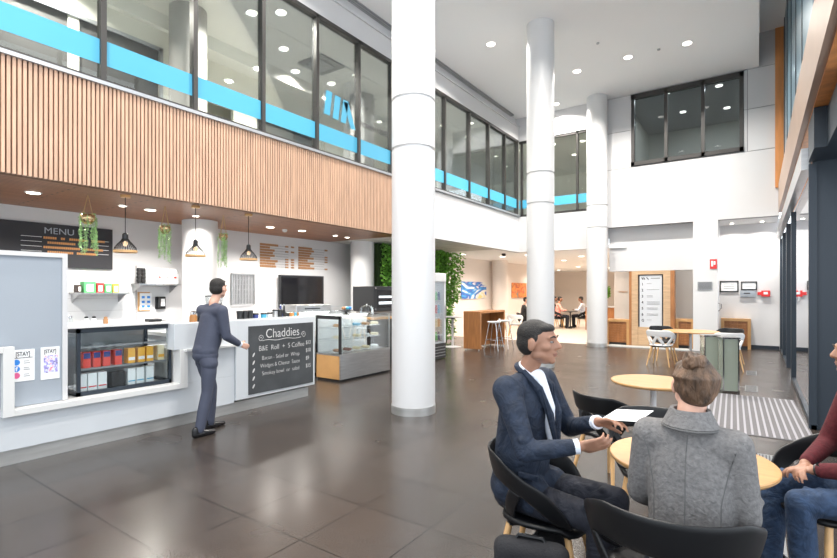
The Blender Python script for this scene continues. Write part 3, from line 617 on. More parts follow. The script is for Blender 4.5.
# pendants
def pendant(x, y, label, lit=True):
    t = thing('pendant_lamp', label, 'pendant lamp', (x, y, SZ), 0, 'pendant lamps over the counter')
    part('ceiling_rose', MB().lathe([(.055, -.03), (.06, -.025), (.06, 0)], (x, y, SZ), 24), 'leg', t, True)
    part('cord', MB().cyl((x, y, 2.24), (x, y, SZ-.02), .005, n=8), 'rubber', t)
    part('cap', MB().lathe([(.036, -.07), (.034, 0), (.02, .015)], (x, y, 2.24), 24), 'dark', t, True)
    prof = [(.036, -.06), (.05, -.085), (.09, -.13), (.12, -.17), (.130, -.205)]
    m = MB()
    for k in range(28):
        a = 2*PI*k/28; m.tube([(x+r*math.cos(a), y+r*math.sin(a), 2.24+z) for r, z in prof], .0035, 5)
    part('wire_shade', m, 'dark', t)
    part('timber_rim', MB().lathe([(.130, -.235), (.136, -.235), (.136, -.205), (.130, -.205), (.130, -.235)], (x, y, 2.24), 32), 'leg', t, True)
    part('bulb', MB().ell((x, y, 2.12), (.028, .028, .035)), 'bulbw', t, True)
    return t
pn = pendant(-6.65, 2.96, 'leftmost wire pendant lamp over the counter')
pl_ = [(3.91, 'middle wire pendant lamp, in front of the round column'), (4.80, 'rightmost wire pendant lamp over the counter')]
for y, lb in pl_: dup(pn, (-6.65, y, SZ), 0, lb)
# hanging plants
def hanging(x, y, zb, r, label, vines, seed):
    rnd = random.Random(seed)
    t = thing('hanging_planter', label, 'hanging plant', (x, y, SZ), 0, 'hanging plants under the soffit')
    part('pot', MB().lathe([(.01, -r), (r*.6, -r*.8), (r*.95, -r*.3), (r, 0), (r*.85, r*.5), (r*.8, r*.5), (r*.8, r*.3)], (x, y, zb), 28), 'brass', t, True)
    for k in range(4):
        a = k*PI/2+.4; part('rope', MB().tube([(x, y, SZ-.02), (x+r*.9*math.cos(a), y+r*.9*math.sin(a), zb+r*.3), (x+r*.5*math.cos(a), y+r*.5*math.sin(a), zb-r*.95)], .004, 5), 'rope', t)
    m = MB()
    for k in range(22):
        a = rnd.uniform(0, 2*PI); rr = rnd.uniform(0, r*.7); m.leaf((x+rr*math.cos(a), y+rr*math.sin(a), zb+r*.5), (math.cos(a), math.sin(a), rnd.uniform(-.2, .8)), .02, .04)
    part('crown_leaves', m, 'leafl', t)
    for k in range(vines):
        a = rnd.uniform(0, 2*PI); L = rnd.uniform(.28, .50); m = MB(); px, py = x+r*math.cos(a), y+r*math.sin(a)
        dz = 0; pts = [(x+r*.7*math.cos(a), y+r*.7*math.sin(a), zb+r*.55), (px, py, zb+r*.4)]
        while dz < L:
            dz += .018; px += rnd.uniform(-.004, .004); py += rnd.uniform(-.004, .004); pts.append((px, py, zb+r*.3-dz))
            for q in range(3):
                b = rnd.uniform(0, 2*PI); m.leaf((px, py, zb+r*.3-dz), (math.cos(b), math.sin(b), -.5), .014, .024)
        m.tube(pts, .0025, 4); part('trailing_vine', m, 'leafl', t)
hanging(-6.9, 2.63, 2.43, .085, 'brass planter with long trailing vines in front of the black menu board', 11, 1)
hanging(-6.9, 3.60, 2.40, .075, 'brass planter with trailing vines above the paper bag shelf', 10, 2)
hanging(-6.95, 4.55, 2.38, .07, 'brass planter with thin trailing vines between two pendants', 10, 3)

# things standing on the counter worktop, seen over its raised front
def jar(y, r, h, mt, lid, name, label, cat, x=-5.68):
    t = thing(name, label, cat, (x, y, 1.02)); bd_ = part('body', MB().lathe([(r*.8, 0), (r, .01), (r, h*.75), (r*.7, h*.85)], (x, y, 1.021), 18), mt, t, True)
    if lid: part('lid', MB().lathe([(r*.8, h*.85), (r*.85, h), (r*.3, h+.01)], (x, y, 1.021), 18), lid, bd_, True)
jar(3.31, .045, .24, 'amber', 'chrome', 'canister', 'brown canister at the left end of the counter worktop', 'canister')
jar(3.42, .05, .30, 'dark', 'dark', 'canister', 'black canister beside the brown one on the counter', 'canister')
jar(3.54, .045, .26, 'steel', 'dark', 'canister', 'steel canister left of the coffee grinder', 'canister')
gr = thing('coffee_grinder', 'coffee grinder with clear hopper on the counter behind the walking man', 'grinder', (-5.9, 3.72, 1.02))
part('body', B((-6.0, 3.63, 1.021, -5.78, 3.83, 1.27)), 'dark', gr, bevel=.02)
part('hopper', MB().lathe([(.05, 0), (.10, .06), (.11, .17)], (-5.9, 3.73, 1.27), 24), 'caseglass', gr, True)
part('hopper_lid', MB().lathe([(.115, 0), (.115, .012)], (-5.9, 3.73, 1.44), 24), 'dark', gr, True)
part('beans', MB().lathe([(.045, .0), (.085, .05), (.09, .07)], (-5.9, 3.73, 1.275), 20), 'coffee', gr, True)
cupcols = ['dark', 'dark', 'dark', 'bluep', 'cyan', 'paper', 'steel', 'dark']
for i, y in enumerate((3.92, 4.0, 4.08, 4.17, 4.30, 4.40, 4.50, 4.58)):
    t = thing('takeaway_cup', ['first black lidded cup from the left on the counter', 'second black lidded cup from the left on the counter', 'third black lidded cup on the counter', 'navy cup on the counter beside the black cups', 'light blue cup on the counter above the chalk board', 'white cup on the counter above the chalk board', 'steel tumbler on the counter', 'black cup on the counter nearest the tall bottles'][i], 'cup', (-5.62, y, 1.02), 0, 'cups on the counter')
    h = .17 if i in (3, 4, 5) else .21
    part('cup_body', MB().lathe([(.028, 0), (.04, h)], (-5.62, y, 1.021), 18), cupcols[i], t, True); part('lid', MB().lathe([(.043, h), (.043, h+.012), (.034, h+.022)], (-5.62, y, 1.021), 18), 'dark', t, True)
for i, (y, c) in enumerate(((4.66, 'bluep'), (4.72, 'dark'))):
    t = thing('syrup_bottle', ['dark blue syrup bottle on the counter above the chalk board', 'black syrup bottle on the counter, right of the blue bottle'][i], 'bottle', (-5.7, y, 1.02)); bb_ = part('body', MB().lathe([(.03, 0), (.03, .17), (.012, .22), (.012, .28)], (-5.7, y, 1.021), 18), c, t, True); part('cap', MB().lathe([(.015, .28), (.015, .30)], (-5.7, y, 1.021), 14), 'chrome', bb_, True)
for i, (y, c) in enumerate(((4.78, 'orange'), (4.83, 'cyan'), (4.88, 'brown'))):
    t = thing('snack_pack', ['orange snack packet at the right end of the counter', 'blue snack packet at the right end of the counter', 'brown snack packet at the very end of the counter'][i], 'packet', (-5.6, y, 1.02)); part('pack', B((-5.63, y-.02, 1.021, -5.57, y+.02, 1.20)), c, t, bevel=.006); part('printed_panel', B((-5.571, y-.012, 1.08, -5.567, y+.012, 1.15)), 'paper', t)

# pastry display case and its neighbours
def pastry(x0, x1, y0, y1, zb, z1, name, label, back=False):
    t = thing(name, label, 'display case', ((x0+x1)/2, (y0+y1)/2, 0))
    part('kick_plate', B((x0+.03, y0+.02, 0, x1-.03, y1-.02, .05)), 'rubber', t)
    part('steel_front', B((x1-.03, y0, .04, x1, y1, zb)), 'steel', t, bevel=.003)
    part('oak_side', B((x0, y0, .04, x1-.03, y0+.02, zb-.03)), 'oaktop', t); part('far_side', B((x0, y1-.02, .04, x1-.03, y1, zb)), 'steel', t)
    part('rear_panel', B((x0, y0, .04, x0+.02, y1, z1)), 'paper', t)
    part('deck', B((x0, y0, zb-.03, x1-.03, y1, zb)), 'steel', t)
    part('post', B((x1-.05, y0, zb, x1-.01, y0+.035, z1)), 'dark', t); part('post', B((x1-.02, y1-.02, zb, x1, y1, z1)), 'steel', t); part('post', B((x0, y0, zb-.2, x0+.025, y0+.025, z1)), 'dark', t)
    part('front_glass', B((x1-.008, y0+.03, zb+.005, x1-.002, y1-.02, z1-.02)), 'caseglass', t)
    part('side_glass', B((x0+.02, y0+.004, zb, x1-.05, y0+.01, z1-.05)), 'caseglass', t)
    part('top', B((x0, y0, z1-.012, x1, y1, z1)), 'caseglass', t); part('top_rail', B((x0, y0, z1-.06, x1-.01, y0+.03, z1)), 'dark', t)
    part('light_strip', B((x0+.05, y0+.04, z1-.03, x0+.08, y1-.04, z1-.015)), 'casetube', t)
    for z in (zb+.22, zb+.42): part('shelf', B((x0+.04, y0+.03, z, x1-.12, y1-.03, z+.008)), 'caseglass', t)
    return t
pastry(-6.25, -5.66, 5.86, 7.18, .46, 1.10, 'pastry_case', 'steel fronted glass pastry case with an oak side, right of the counter')
def food(x, y, z, kind, label, mt):
    t = thing(kind, label, 'food', (x, y, z), 0, kind.replace('_', ' ')+'s in the pastry case'); 
    part('tray', B((x-.09, y-.075, z, x+.09, y+.075, z+.008)), 'paper', t)
    for k in range(3):
        part('roll' if kind == 'bread_roll_tray' else 'portion', MB().ell((x-.05+k*.05, y, z+.035), (.022, .06, .028), None, 12), mt, t, True)
k = 0
pos = ['at the left end', 'left of the middle', 'in the middle', 'right of the middle', 'at the right end']
for lv, z, mts, kn in ((0, .465, ('brown', 'pinkf', 'cream', 'cream', 'whitepack'), 'cake_tray'), (1, .69, ('cream', 'whitepack', 'cream', 'whitepack', 'cream'), 'sandwich_tray'), (2, .89, ('oaktop', 'whitepack', 'cyan', 'oaktop', 'cream'), 'bread_roll_tray')):
    for i in range(5):
        mt = 'lip' if mts[i] == 'pinkf' else mts[i]
        food(-5.90, 6.03+i*.245, z, kn, 'tray of %s on the %s of the pastry case, %s' % (kn.replace('_tray', 's').replace('_', ' ').replace('bread rolls', 'rolls'), ('deck', 'lower shelf', 'upper shelf')[lv], pos[i]), mt)
t = thing('cake_stand', 'dark cake stand with wrapped sweets on top of the pastry case', 'cake stand', (-5.95, 6.3, 1.10))
part('stand', MB().lathe([(.07, 0), (.02, .02), (.02, .05), (.13, .07), (.13, .08)], (-5.95, 6.3, 1.1), 24), 'dark', t, True)
for i, (dx, dy, c) in enumerate(((0, -.07, 'brown'), (.03, 0, 'cyan'), (-.03, .03, 'paper'), (.01, .08, 'blue'), (-.02, -.03, 'orange'))):
    single('wrapped_sweet', MB().ell((-5.95+dx, 6.3+dy, 1.215), (.035, .04, .03), Matrix.Rotation(i, 3, 'Z'), 10), c, ['brown', 'light blue', 'white', 'dark blue', 'orange'][i]+' wrapped sweet on the cake stand', 'sweet', 'wrapped sweets', True)
t = thing('glass_dome', 'clear glass dome on the right of the pastry case top', 'dome', (-5.95, 6.85, 1.10)); part('dome', MB().lathe([(.13, 0), (.13, .08), (.09, .14), (.02, .16)], (-5.95, 6.85, 1.101), 24), 'caseglass', t, True); part('knob', MB().ell((-5.95, 6.85, 1.27), (.015, .015, .015)), 'chrome', t, True)
pastry(-7.1, -6.55, 5.6, 7.0, .80, 1.14, 'counter_case', 'low glass case on an oak cabinet behind the chalk board end')
t = thing('steel_cabinet', 'steel appliance on the bench under the black screen', 'appliance', (-6.8, 6.4, 1.14)); part('body', B((-7.05, 5.75, 1.142, -6.62, 6.6, 1.27)), 'steel', t, bevel=.01); part('handle', B((-6.62, 5.95, 1.19, -6.6, 6.3, 1.21)), 'dark', t)

cabn = thing('oven_cabinet', 'dark cabinet with timber top between the pastry case and the column', 'cabinet', (-6.4, 7.9, 0)); part('carcass', B((-6.95, 7.35, 0, -6.2, 8.5, .95)), 'dark', cabn); part('worktop', B((-6.97, 7.33, .95, -6.17, 8.52, .99)), 'oaktop', cabn)
ov = thing('bench_oven', 'black framed glass fronted oven on the dark cabinet', 'oven', (-6.5, 7.9, 1.0)); part('body', B((-6.9, 7.50, 1.10, -6.33, 8.4, 1.62)), 'dark', ov, bevel=.01)
dg_ = part('door_glass', B((-6.33, 7.62, 1.19, -6.325, 8.28, 1.54)), 'blackgloss', ov); part('lit_shelf', B((-6.326, 7.66, 1.25, -6.322, 8.24, 1.30), (-6.326, 7.66, 1.38, -6.322, 8.24, 1.42)), 'tube', dg_); part('foot', B((-6.85, 7.55, .99, -6.4, 8.35, 1.10)), 'greymetal', ov)
for y, z in ((7.54, 1.15), (7.54, 1.58)): part('knob', MB().lathe([(.02, 0), (.02, .02)], (-6.33, y, z), 12, (1, 0, 0)), 'chrome', ov)

# living wall
rnd = random.Random(4); m = MB()
for i in range(9000):
    y = rnd.uniform(9.42, 12.85); z = rnd.uniform(0.1, 2.72)
    if y > 12.3 and rnd.random() < (y-12.3)*.9: continue
    d = Vector((1, rnd.uniform(-.8, .8), rnd.uniform(-1.2, .3))); s_ = rnd.uniform(.05, .12)
    m.leaf((-7.78+rnd.uniform(0, .16)+.12*math.sin(y*3)*math.sin(z*4)*.5, y, z), d, s_*.7, s_)
gw = thing('plant_wall', 'tall wall of dense green plants behind the drinks fridge', 'plant wall', (-7.8, 11, 0))
part('backing', B((-8.65, 9.40, 0, -7.80, 12.7, 2.72)), mat('moss_backing', (.03, .06, .015), .95), gw); lf_ = part('foliage', m, 'leaf', gw); lf_['kind'] = 'stuff'
m = MB()
for i in range(500):
    a = rnd.uniform(0, 1); m.leaf((-7.7+rnd.uniform(-.1, .25), 12.7+rnd.uniform(-.1, .35)*(.4+a), 1.2+1.5*a), (rnd.uniform(-.3, 1), rnd.uniform(-.2, 1), rnd.uniform(-1, .2)), .06, .10)
pf = part('trailing_foliage', m, 'leaf', gw); pf['kind'] = 'stuff'

# drinks fridge
x0, x1, y0, y1 = -6.4, -5.78, 8.72, 9.36
fg = thing('drinks_fridge', 'tall white glass door drinks fridge behind the nearest column', 'fridge', (-6.1, 9.0, 0))
part('cabinet', B((x0, y0, .35, x0+.03, y1, 1.88), (x0, y0, .35, x1-.03, y0+.03, 1.88), (x0, y1-.03, .35, x1-.03, y1, 1.88), (x0, y0, .35, x1-.03, y1, .40)), 'white', fg)
part('header', B((x0, y0, 1.72, x1+.02, y1, 1.92)), 'white', fg, bevel=.02); bg_ = part('base_grille', B((x0, y0, .02, x1, y1, .36)), 'dark', fg)
for i in range(4): part('grille_bar', B((x1-.002, y0+.02, .08+i*.065, x1+.006, y1-.02, .095+i*.065)), 'greymetal', bg_)
part('door_glass', B((x1-.03, y0+.03, .37, x1-.02, y1-.03, 1.71)), 'caseglass', fg); dfr = part('door_frame', B((x1-.03, y1-.05, .36, x1, y1, 1.72), (x1-.03, y0, .36, x1, y0+.04, 1.72)), 'white', fg); part('light_panel', B((x0+.035, y0+.05, .42, x0+.045, y1-.05, 1.7)), 'tube', fg)
part('handle', B((x1, y1-.045, .9, x1+.03, y1-.025, 1.2)), 'steel', dfr)
for zi, z in enumerate((.42, .72, 1.02, 1.32)):
    part('shelf', B((x0+.05, y0+.04, z-.012, x1-.06, y1-.04, z)), 'steel', fg)
    for i in range(5):
        y = y0+.1+i*.11; c = ('orange', 'red', 'cyan', 'green', 'bluep', 'cream')[(zi*2+i) % 6]
        t = thing('drink_bottle', '%s bottle on the %s fridge shelf, %s from the left' % ({'orange': 'orange', 'red': 'red', 'cyan': 'light blue', 'green': 'green', 'bluep': 'navy', 'cream': 'cream'}[c], ('bottom', 'second', 'third', 'top')[zi], ('first', 'second', 'third', 'fourth', 'fifth')[i]), 'bottle', (x1-.12, y, z), 0, 'bottles in the drinks fridge')
        bb_ = part('body', MB().lathe([(.03, 0), (.033, .01), (.033, .14), (.013, .19)], (x1-.12, y, z+.001), 12), c, t, True); part('cap', MB().lathe([(.014, .19), (.014, .215)], (x1-.12, y, z+.001), 10), 'paper', bb_, True)

# ================================================================== FURNITURE
def zrim(t):
    a = abs(math.degrees(t))
    if a < 45: return .735
    if a < 100: return .735-.115*((a-45)/55)**1.3
    return .62-.175*((a-100)/32)**1.4
def ztlow(t):     # where the shell leaves the seat
    return .425
def wpt(t, v):
    z0, z1 = ztlow(t), zrim(t); r = .195+(.265-.195)*(max(0, v)**.7)
    a = abs(math.degrees(t))
    return Vector((r*1.02*math.sin(t), -r*math.cos(t)-.015*v*(1 if a < 90 else 0), z0+(z1-z0)*v))
def ribbon(m, path, n=None):
    """path: (theta_a, v_a, theta_b, v_b) rows - a strip of the shell between two edges"""
    vs = []; fs = []
    K = 3
    for (ta, va, tb, vb) in path:
        for k in range(K+1):
            f = k/K; vs.append(wpt(ta+(tb-ta)*f, va+(vb-va)*f))
    w = K+1
    for i in range(len(path)-1):
        for k in range(K): fs.append((i*w+k, i*w+k+1, (i+1)*w+k+1, (i+1)*w+k))
    m.add(vs, fs)
def shell_chair(name, label, cat, material, loc, rz, group):
    t = thing(name, label, cat, loc, rz, group)
    # dished seat
    m = MB(); vs = [(0, 0, .418)]; fs = []; R_, N = 6, 36
    for j in range(1, R_+1):
        for i in range(N):
            a = 2*PI*i/N; c, s_ = math.cos(a), math.sin(a); sup = (abs(c)**4+abs(s_)**4)**(-.25); f = j/R_; sup = 1+(sup-1)*.55
            vs.append((.205*f*c*sup, .205*f*s_*sup+.01, .418+.016*f**3-(.025*f**4 if s_ > .5 else 0)))
    for i in range(N): fs.append((0, 1+i, 1+(i+1) % N))
    for j in range(R_-1):
        for i in range(N): k = (i+1) % N; fs.append((1+j*N+i, 1+(j+1)*N+i, 1+(j+1)*N+k, 1+j*N+k))
    m.add(vs, fs)
    o = part('seat', m, material, t, True, world=False)
    s = o.modifiers.new('s', 'SOLIDIFY'); s.thickness = .022; s.offset = -1
    # back and arm band with two openings at the back
    m = MB(); rows = []
    for i in range(57):
        a = math.radians(-132+264*i/56); e = max(0, (abs(math.degrees(a))-85)/47)
        rows.append((a, .56*(1-e)+.0*e, a, 1))
    ribbon(m, rows)
    for s_ in (-1, 1):
        rows = []
        for i in range(9):      # inclined strut from the middle of the band down to the seat corner
            f = i/8; v = .60*(1-f)-.02; ta = math.radians(s_*(2+30*f)); hw = math.radians(7+4*f)
            rows.append((ta-hw, v, ta+hw, v))
        ribbon(m, rows)
        rows = []
        for i in range(9):      # side strut
            f = i/8; v = .62*(1-f)-.02; ta = math.radians(s_*(74-26*f)); hw = math.radians(8+3*f)
            rows.append((ta-hw, v, ta+hw, v))
        ribbon(m, rows)
    o = part('backrest', m, material, t, True, world=False)
    s = o.modifiers.new('s', 'SOLIDIFY'); s.thickness = .014; s.offset = 0
    b = o.modifiers.new('b', 'SUBSURF'); b.levels = 1; b.render_levels = 1
    part('underframe', MB().lathe([(.12, .375), (.15, .385), (.15, .40)], (0, 0, 0), 24).tube([(-.15, -.14, .385), (.15, .14, .385)], .014).tube([(-.15, .14, .385), (.15, -.14, .385)], .014), 'dark', t, True, world=False)
    for sx in (-1, 1):
        for sy in (-1, 1):
            part('leg', MB().lathe([(.010, 0), (.0175, .30), (.016, .40)], (sx*.215, sy*.205, 0), 14, (-sx*.075, -sy*.07, .4)), 'leg', t, True, world=False)
    return t
bc = shell_chair('shell_chair', 'black shell chair on oak legs that the man in the navy suit sits on', 'chair', 'black', (-.86, 2.33, 0), math.radians(-84), 'black shell chairs')
dup(bc, (-.27, 2.0, 0), math.radians(10), 'black shell chair in the foreground that the woman in grey wool sits on', scale=(1.08, 1.08, 1.06))
dup(bc, (.30, 3.22, 0), math.radians(128), 'black shell chair under the man in the maroon jumper')
dup(bc, (-.93, 3.93, 0), math.radians(-30), 'empty black shell chair left of the far oak topped table')
dup(bc, (-.52, 3.30, 0), math.radians(190), 'empty black shell chair across the near table from the woman')
wc = shell_chair('shell_chair', 'white shell chair on oak legs in front of the directory sign', 'chair', 'seatw', (-1.62, 11.0, 0), math.radians(-8), 'white shell chairs at the far table')
dup(wc, (-.47, 11.05, 0), math.radians(14), 'white shell chair on oak legs right of the far round table')
dup(bc, (-1.72, 11.95, 0), math.radians(-150), 'dark shell chair behind the white chair by the directory', 'dark chairs at the far table')
dup(bc, (-.50, 12.0, 0), math.radians(160), 'dark shell chair behind the right white chair at the far table', 'dark chairs at the far table')
dup(wc, (-6.75, 15.4, 0), math.radians(20), 'white shell chair in the lobby behind the bar stools', 'lobby chairs')
dup(bc, (-6.2, 15.95, 0), math.radians(-20), 'black shell chair in the lobby beside the white one', 'lobby chairs')
dup(wc, (-7.65, 16.1, 0), math.radians(100), 'white shell chair in the lobby beside the seated man', 'lobby chairs')

def table(x, y, r, label, z=.70, name='round_table', post=.026, base=.21, pm='white', tm='oaktop', group='round oak topped tables'):
    t = thing(name, label, 'table', (x, y, 0), 0, group)
    part('tabletop', MB().lathe([(r-.012, z-.026), (r, z-.014), (r, z-.004), (r-.004, z)], (x, y, 0), 72), tm, t, True)
    part('column', MB().cyl((x, y, .02), (x, y, z-.03), post, n=20), pm, t, True)
    part('base', MB().lathe([(base, 0), (base, .008), (base*.5, .018), (post, .03)], (x, y, 0), 48), pm, t, True)
    part('bracket', MB().lathe([(post, z-.07), (.10, z-.032), (.10, z-.027)], (x, y, 0), 24), 'dark', t, True)
    return t
table(-.27, 2.68, .36, 'round oak topped table where the three people sit')
table(-.77, 4.80, .355, 'empty round oak topped table behind the seated woman')
table(-1.13, 11.4, .52, 'round oak topped table between the two white chairs', .70)
table(-6.85, 11.45, .28, 'small white pedestal table beside the plant wall', .83, post=.03, base=.24, tm='white', group='pedestal tables')

# bar table and stools
bt = thing('bar_table', 'high teak bar table with solid end panel', 'table', (-6.0, 11.6, 0))
part('end_panel', B((-6.25, 11.0, .04, -5.76, 11.06, 1.0)), 'teak', bt, bevel=.004); part('end_panel', B((-6.25, 12.4, .04, -5.76, 12.46, 1.0)), 'teak', bt, bevel=.004)
part('tabletop', B((-6.25, 11.06, .95, -5.76, 12.4, 1.0)), 'teak', bt, bevel=.004); part('back_panel', B((-6.25, 11.06, .04, -6.20, 12.4, .95)), 'teak', bt)
for x in (-6.2, -5.82):
    for y in (11.03, 12.43): part('foot', MB().cyl((x, y, 0), (x, y, .045), .015, n=10), 'steel', bt)
def stool(x, y, label):
    t = thing('bar_stool', label, 'stool', (x, y, 0), 0, 'white bar stools')
    m = MB(); m.lathe([(.10, .70), (.17, .715), (.185, .74), (.175, .745), (.10, .725), (.01, .72)], (x, y, 0), 28); m.lathe([(.02, .74), (.03, .78), (.02, .82)], (x+.15, y, 0), 12)
    part('seat', m, 'seatw', t, True)
    for sx in (-1, 1):
        for sy in (-1, 1): part('leg', MB().cyl((x+sx*.20, y+sy*.18, 0), (x+sx*.09, y+sy*.09, .72), .011, n=10), 'chrome', t, True)
    part('foot_rail', MB().tube([(x+.165*math.cos(a)*1.25, y+.165*math.sin(a)*1.15, .27) for a in [k*PI/8 for k in range(17)]], .008, 6), 'chrome', t, True)
stool(-5.55, 11.35, 'white bar stool nearest the camera at the teak bar table'); stool(-5.55, 11.95, 'white bar stool further along the teak bar table')

# directory sign, low timber joinery and wall items
ds = thing('directory_sign', 'oak framed directory board with numbered floors', 'sign', (-2.4, 14.3, 0))
part('frame', B((-2.86, 14.42, 0, -2.70, 14.60, 2.075), (-2.07, 14.42, 0, -1.90, 14.60, 2.075), (-2.70, 14.42, 1.98, -2.07, 14.60, 2.075), (-2.70, 14.44, 0, -2.07, 14.60, .54)), 'oak', ds)
part('side_trim', B((-1.90, 14.42, 0, -1.80, 14.62, 2.075), (-2.93, 14.44, 0, -2.86, 14.62, 2.075)), 'teak', ds)
part('panel', B((-2.66, 14.45, .54, -2.11, 14.5, 1.95)), 'signp', ds)
part('backing', B((-2.70, 14.5, .54, -2.07, 14.55, 1.98)), 'text', ds)
lgm = MB()
for dx in (0, .045): lgm.add([(-2.62+dx, 14.445, 1.90), (-2.59+dx, 14.445, 1.90), (-2.56+dx, 14.445, 1.84), (-2.59+dx, 14.445, 1.84)], [(0, 1, 2, 3)])
lgm.add([(-2.50, 14.445, 1.90), (-2.47, 14.445, 1.90), (-2.42, 14.445, 1.84), (-2.45, 14.445, 1.84)], [(0, 1, 2, 3)])
part('logo', lgm, 'text', ds); part('heading_line', B((-2.38, 14.444, 1.86, -2.15, 14.449, 1.885)), 'greymetal', ds)
for i in range(7):
    z = 1.68-.165*i
    text('floor_number', str(i+1) if i < 6 else 'G', .10, (-2.61, 14.444, z), FY, 'text', ds, sx=.9, bold=.002)
    for k in range((1, 1, 2, 3, 2, 2, 1)[i]): part('entry_line', B((-2.48, 14.445, z+.045-.035*k, -2.48+(.12, .31, .15, .32, .27, .28, .12)[i], 14.449, z+.055-.035*k)), 'greymetal', ds)
def joinery(x0, x1, y0, y1, z1, label, mt='teak'):
    t = thing('timber_bench', label, 'cabinet', ((x0+x1)/2, y0, 0))
    part('frame', B((x0, y0, 0, x0+.07, y1, z1), (x1-.07, y0, 0, x1, y1, z1), (x0+.07, y0, z1-.07, x1-.07, y1, z1)), 'oaktop', t)
    part('slatted_front', B(*[(x0+.07, y0+.03, .12+k*.07, x1-.07, y0+.05, .165+k*.07) for k in range(int((z1-.2)/.07))]), mt, t); part('backing', B((x0+.07, y0+.05, .08, x1-.07, y1, z1-.07)), mt, t); part('toe_kick', B((x0+.07, y0+.06, 0, x1-.07, y1-.02, .08)), 'dark', t)
joinery(-3.55, -2.93, 14.45, 14.85, .73, 'low timber cabinet left of the directory sign')
joinery(-1.80, -1.36, 14.6, 15.0, .78, 'low timber cabinet right of the directory sign')
joinery(-.80, -.14, 15.3, 15.58, .80, 'low timber cabinet below the certificates')
rc = thing('reception_desk', 'dark timber desk seen through the gap beside the far column', 'desk', (-5, 20, 0)); part('body', B((-5.6, 19.6, 0, -4.3, 20.2, .9)), 'teak', rc); part('worktop', B((-5.65, 19.55, .9, -4.25, 20.25, .94)), 'white', rc)
pt = thing('potted_plant', 'dark leafy plant standing on the timber desk', 'plant', (-4.95, 19.9, .94)); part('pot', MB().lathe([(.08, 0), (.12, .22)], (-4.95, 19.9, .94), 16), 'dark', pt, True)
m = MB()
for i in range(160): a = rnd.uniform(0, 2*PI); m.leaf((-4.95+.1*math.cos(a), 19.9+.1*math.sin(a), 1.2+rnd.uniform(0, .5)), (math.cos(a), math.sin(a), rnd.uniform(-.3, .8)), .06, .16)
part('foliage', m, 'leaf', pt)
def frame_pic(x0, x1, z0, z1, label, y=15.6, inner='paper'):
    t = thing('picture_frame', label, 'certificate', ((x0+x1)/2, y-.02, z0)); part('frame', B((x0, y-.025, z0, x0+.03, y, z1), (x1-.03, y-.025, z0, x1, y, z1), (x0, y-.025, z1-.03, x1, y, z1), (x0, y-.025, z0, x1, y, z0+.03)), 'dark', t); part('sheet', B((x0+.03, y-.015, z0+.03, x1-.03, y-.002, z1-.03)), inner, t)
    part('printed_lines', B(*[(x0+.09, y-.018, z0+.09+.06*k, x1-.09, y-.0155, z0+.1+.06*k) for k in range(int((z1-z0-.12)/.06))]), 'greymetal', t)
frame_pic(-.845, -.415, 1.50, 1.80, 'wide framed certificate next to the square pier'); frame_pic(-.36, -.01, 1.55, 1.78, 'smaller framed certificate right of the wide one')
t = thing('control_panel', 'grey control box under the smaller certificate', 'control panel', (-.2, 15.58, 1.35)); part('body', B((-.38, 15.56, 1.36, -.03, 15.6, 1.53)), 'greyboard', t, bevel=.005); part('display', B((-.30, 15.557, 1.45, -.16, 15.56, 1.48)), 'text', t); part('vents', B(*[(-.34+k*.03, 15.556, 1.385, -.325+k*.03, 15.56, 1.42) for k in range(9)]), 'greymetal', t)
t = thing('call_point', 'red emergency call box beside the grey control box', 'alarm', (.15, 15.57, 1.4)); part('body', B((.08, 15.55, 1.38, .27, 15.6, 1.54)), 'red', t, bevel=.005); part('key_tag', B((0.0, 15.57, 1.42, .08, 15.59, 1.50)), 'red', t); part('window', B((.13, 15.546, 1.44, .22, 15.55, 1.50)), 'paper', t)
t = thing('fire_alarm_sign', 'red fire sign high on the white square pier', 'sign', (-.9, 14.19, 2.1)); part('plate', B((-.98, 14.18, 2.08, -.83, 14.2, 2.32)), 'red', t); part('symbol', B((-.95, 14.177, 2.14, -.91, 14.18, 2.28), (-.90, 14.177, 2.18, -.86, 14.18, 2.27)), 'paper', t)
t = thing('wall_grille', 'grey rectangular grille on the white square pier', 'grille', (-1.1, 14.19, 1.6)); part('plate', B((-1.25, 14.18, 1.55, -.93, 14.2, 1.76)), 'greymetal', t); part('slots', B(*[(-1.23, 14.176, 1.575+.03*k, -.95, 14.18, 1.585+.03*k) for k in range(6)]), 'text', t)
t = thing('wall_hook', 'small white bracket at the edge of the square pier', 'bracket', (-.79, 14.5, 1.1)); part('hook', MB().tube([(-.81, 14.3, 1.22), (-.75, 14.3, 1.20), (-.74, 14.3, 1.1), (-.80, 14.3, 1.02)], .012), 'chrome', t, True)
t = thing('wall_sign', 'small raised lettering on the taupe wall left of the directory', 'sign', (-3.3, 16.28, 1.4)); text('lettering', 'reception', .10, (-3.62, 16.29, 1.48), FY, 'brown', t, sx=.7)
for (a, b, z0, z1, mt, lb, x) in ((15.06, 17.0, 1.25, 1.88, 'art1', 'wide blue abstract painting on the lobby wall', -8.64), (19.4, 21.0, 1.25, 1.9, 'art2', 'orange and red abstract painting on the lobby wall', -8.64)):
    t = thing('painting', lb, 'painting', (x, (a+b)/2, z0)); part('canvas', B((x-.02, a, z0, x, b, z1)), mt, t, bevel=.004); part('stretcher', B((x-.035, a+.02, z0+.02, x-.02, b-.02, z1-.02)), 'oak', t)
